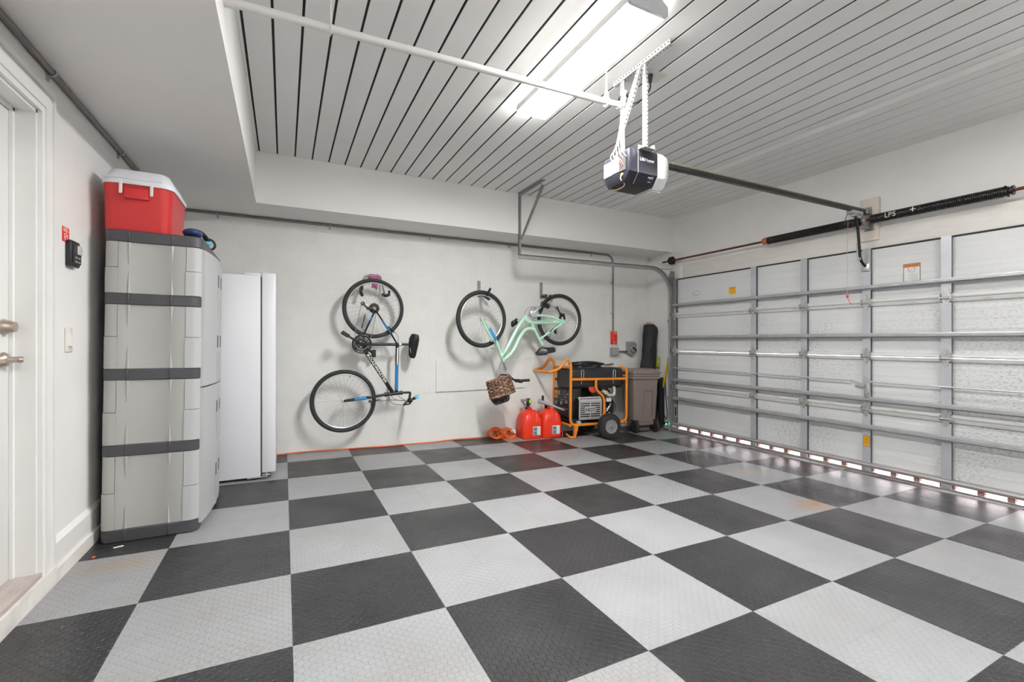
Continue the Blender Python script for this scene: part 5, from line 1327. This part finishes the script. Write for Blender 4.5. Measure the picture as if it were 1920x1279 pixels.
for r_, M_ in ((c1, M1), (c2, M2)):
    st_ = [r_]
    while st_:
        o = st_.pop(); FR[o.name] = M_.copy(); st_ += [x for x in bpy.data.objects if x.parent == o]
part(MB().tube([(-.02, .055, .385), (-.055, .04, .43), (-.10, .02, .475)], [.017,.015,.014], 10).cyl((-.10, .02, .475), (-.098, .02, .492), .018, n=10).bar((-.09, .02, .48), (-.01, .05, .475), .03, .028, (0,0,1), .006), 'spout', GREYPL, c1, local=True)
part(MB().box(-.015, .035, .025, .075, .41, .50, .012).cyl((0, .05, .38), (0, .05, .42), .02, n=10), 'spout_valve', BLACK, c1, local=True)
part(MB().box(.005, .05, .015, .06, .43, .490, .014), 'lime_button', LIME, c1, local=True)
part(MB().tube([(-.135, .02, .462), (-.11, .018, .455), (-.02, -.02, .425), (.10, -.06, .378), (.215, -.095, .335)], [.024,.026,.022,.015,.008], 14).cyl((-.14, .022, .464), (-.122, .018, .458), .029, n=14), 'long_spout', mat('grey long spout', (.36,.36,.37), .45), c2, local=True)
part(MB().box(-.095, -.065, .005, .035, .455, .535, .008), 'spout_trigger', BLACK, c2, local=True)
part(MB().cyl((.02, .06, .355), (-.03, .06, .43), .02, n=10), 'spout_neck', BLACK, c2, local=True)
part(MB().tube(curve([(.125, -.09, .11), (.145, -.12, .06), (.13, -.145, .008)], 4), .003, 5).sphere((.128, -.085, .115), .008, 8, 6), 'cap_tether', GASR, c2, local=True)

# ================================================================== ORANGE CORD
co = thing('extension_cord', 'orange extension cord coiled by the fuel cans and trailing along the back wall', 'cord', (2.45, .22, fz(2.45, .22)))
def loopset(cx, cy, n, rx, rz, sd, tilt):
    rnd = random.Random(sd); m = MB(); pts = []
    for q in range(n):
        ax_, az_ = rx*(1-.07*q)*rnd.uniform(.9, 1.05), rz*(1-.07*q)*rnd.uniform(.92, 1.05); ph = rnd.uniform(-.4, .4); dy = rnd.uniform(-.05, .05)
        for k in range(22):
            a = 2*pi*k/22
            y = cy+dy+.035*sin(a+ph)+.012*q; x = cx+ax_*cos(a+ph*.3)
            pts.append((x, y, fz(x, y)+.0125+az_+az_*sin(a)*.98))
    m.tube(pts, .0068, 6); return m
part(loopset(2.365, .235, 9, .098, .066, 3, 0), 'coil', CORDO, co)
part(loopset(2.545, .225, 10, .088, .054, 5, 0), 'coil', CORDO, co)
wrp = MB()
for q in range(6): wrp.torus((2.44+.012*q, .235, fz(2.46, .235)+.052), (1,.15*(-1)**q,.1), .036, .0072, 20, 6)
part(wrp, 'wrap', CORDO, co)
part(MB().tube(curve([(2.56, .20, fz(2.56,.2)+.095), (2.59, .18, fz(2.59,.18)+.105), (2.60, .17, fz(2.6,.17)+.07)], 4), .012, 8), 'plug', mat('white plug', (.8,.72,.66), .5), co)
rnd = random.Random(4); tr = []
x = -.30
while x < 2.42:
    y = .352+.013*sin(x*4.1)+.008*sin(x*11); tr.append((x, y, fz(x, y)+.0075+max(0, .006*sin(x*3.3+1)))); x += .07
tr.append((2.45, .27, fz(2.45, .27)+.009))
part(MB().tube(tr, .0066, 6).tube(curve([(2.40, .30, fz(2.4,.3)+.008), (2.50, .15, fz(2.5,.15)+.008), (2.60, .14, fz(2.6,.14)+.008), (2.66, .24, fz(2.66,.24)+.008)], 5), .0066, 6), 'trailing_cord', CORDO, co)

# ================================================================== BIN, BAG, POLE, SENSOR
BXc, BYc = 4.495, -.010
Mb = TILT.to_3x3() @ Matrix.Rotation(R_(-7), 3, 'Z')
bn = thing('wheeled_bin', 'taupe wheeled refuse bin between the generator and the black bag', 'bin', (BXc, BYc, fz(BXc, BYc)), Mb)
def br_(w, d, r, z, oy=0): return [Vector((x, y, z)) for x, y in rrect(w, d, r, 5, 0, oy)]
bw, bd = .43, .34
bp_ = part(MB().loft([br_(.355, .26, .03, .105), br_(.365, .27, .035, .12), br_(bw-.02, bd-.02, .035, .745), br_(bw-.01, bd-.01, .035, .78)]), 'body', BIN, bn, local=True)
rm = MB().loft([br_(bw+.012, bd+.012, .04, 0.745), br_(bw+.03, bd+.03, .045, 0.751), br_(bw+.03, bd+.03, .045, 0.780), br_(bw+.012, bd+.012, .04, 0.786)])
rm.loft([br_(bw+.014, bd+.014, .04, 0.787), br_(bw+.024, bd+.024, .042, 0.792), br_(bw+.024, bd+.024, .042, 0.817), br_(bw+.010, bd+.010, .04, 0.823)])
part(rm, 'rim', BIN, bn, local=True)
part(MB().loft([br_(bw+.04, bd+.04, .045, 0.824), br_(bw+.045, bd+.045, .047, 0.831), br_(bw+.04, bd+.04, .045, 0.853), br_(bw-.02, bd-.02, .04, 0.871), br_(bw-.12, bd-.12, .04, 0.893)]), 'lid', BIN, bn, local=True)
fp = MB()
yq = lambda z: -(.135+(.16-.135)*(z-.12)/.625)-.002
arch = [(-.035, .22), (-.035, .54), (-.025, .575), (.0, .588), (.07, .588), (.098, .575), (.108, .54), (.108, .22)]
fp.tube([(x, yq(z)-.004, z) for x, z in fillet([Vector((x, z, 0)) for x, z in arch], .02)] if False else [(x, yq(z)-.004, z) for x, z in arch], .005, 6)
fp.tube([(-.17, yq(.155)-.003, .155), (.17, yq(.155)-.003, .155)], .006, 6)
part(fp, 'molded_arch', BIN, bn, local=True)
part(MB().box(-.10, .10, -.11, .11, .02, .11, .012), 'base_skirt', mat('dark taupe base', (.16,.13,.12), .6), bn, local=True)
for s in (-1, 1):
    w_ = part(MB().lathe([(.03,-.022), (.074,-.024), (.085,-.016), (.085,.016), (.074,.024), (.03,.022)], (s*.165, -.135, .086), (1,0,0), 28, cap=False), 'wheel', RUBBER, bn, local=True)
    part(MB().lathe([(.052,-.026), (.03,-.028), (.02,-.030), (0,-.030)], (s*.165, -.135, .086), (1,0,0), 20).lathe([(.052,.026), (.03,.028), (.02,.030), (0,.030)], (s*.165, -.135, .086), (1,0,0), 20), 'wheel_hub', ENGB, w_, local=True)
    part(MB().box(s*.165-.035, s*.165+.035, -.175, -.06, .155, .18, .008), 'wheel_bracket', BLACK, bn, local=True)
part(MB().cyl((-.19, -.135, .086), (.19, -.135, .086), .009, n=8), 'axle', BLKM, bn, local=True)

# tall bag in the corner
rnd = random.Random(11)
bgx, bgy = 4.905, .215
bg_ = thing('tall_bag', 'tall black fabric bag standing in the corner behind the bin', 'bag', (bgx, bgy, fz(bgx, bgy)))
def fold(k, z): return .075*sin(k*2*pi/26*4+z*9)*sin(z*7+1)+.05*sin(k*2*pi/26*7-z*13)+rnd.uniform(-.02, .02)
rings = []
prof = [(0, .100, 0), (.03, .118, 0), (.30, .120, .005), (.62, .124, .0), (.80, .130, -.035), (.92, .120, -.035), (1.10, .106, -.010), (1.28, .110, .0), (1.42, .108, .012), (1.50, .100, .008), (1.535, .080, -.005), (1.54, .06, -.005)]
dense = []
for (za, ra, oa), (zb3, rb3, ob3) in zip(prof[:-1], prof[1:]):
    nn = max(1, int((zb3-za)/.035))
    dense += [(za+(zb3-za)*q/nn, ra+(rb3-ra)*q/nn, oa+(ob3-oa)*q/nn) for q in range(nn)]
dense.append(prof[-1])
for z, r, ox in dense:
    rings.append([Vector((bgx+ox+cos(2*pi*k/26)*r*(1+fold(k, z)), bgy+sin(2*pi*k/26)*min(r*.86, .100)*(1+fold(k, z)), fz(bgx, bgy)+.001+z+rnd.uniform(-.006, .006)*(z > .01))) for k in range(26)])
bb_ = part(MB().loft(rings), 'body', BAG, bg_)
part(MB().loft([[Vector((bgx+.078+cos(2*pi*k/16)*.046, bgy-.155+sin(2*pi*k/16)*.046, fz(bgx,bgy)+z)) for k in range(16)] for z in (.002, .70, .745)]), 'side_pocket', BAG, bg_)
part(MB().tube(curve([(bgx+.110, bgy-.20, .60), (bgx+.112, bgy-.22, .30), (bgx+.112, bgy-.24, .10), (bgx+.095, bgy-.235, .05), (bgx+.08, bgy-.215, .10)], 5), .006, 6), 'hanging_strap', BLACK, bg_)
part(MB().box(bgx+.058, bgx+.083, bgy-.118, bgy-.070, .80, .955, .008), 'lime_tag', mat('olive lime tag', (.40,.45,.05), .6), bg_)
wd = solo(MB().box(bgx-.055, bgx+.030, bgy-.02, bgy+.02, fz(bgx,bgy)+1.5415, fz(bgx,bgy)+1.575, .004, 1), 'wood_block', WOODL, 'light wooden block end on top of the tall black bag', 'wood block')
yp = solo(MB().tube([(4.975, .150, fz(4.975,.15)+.012), (4.985, .03, .50), (4.995, -.09, 1.0)], .016, 12).cyl((4.995, -.09, 1.0), (4.9965, -.096, 1.03), .017, n=12), 'yellow_pole', YELL, 'yellow pole leaning in the corner beside the door track', 'pole')
sn = thing('safety_sensor', 'small black door sensor with glowing green light at the foot of the track', 'sensor', (4.90, -.135, fz(4.9, -.135)))
sz = fz(4.9, -.135)
part(MB().box(4.845, 4.935, -.150, -.118, sz+.085, sz+.120, .006), 'housing', BLACK, sn)
part(MB().sphere((4.868, -.1545, sz+.098), .009, 10, 6), 'green_led', LED, sn)
part(MB().box(4.915, 4.94, -.1495, -.145, sz+.03, sz+.125).box(4.87, 4.92, -.150, -.128, sz+.1205, sz+.165, .005), 'bracket', GALV, sn)
part(MB().tube(curve([(4.86, -.125, sz+.09), (4.83, -.12, sz+.03), (4.80, -.10, sz+.006), (4.86, -.06, sz+.006), (4.93, -.05, sz+.008)], 5), .004, 5), 'sensor_wire', mat('brown wire', (.35,.14,.10), .6), sn)
bpy.context.view_layer.update()
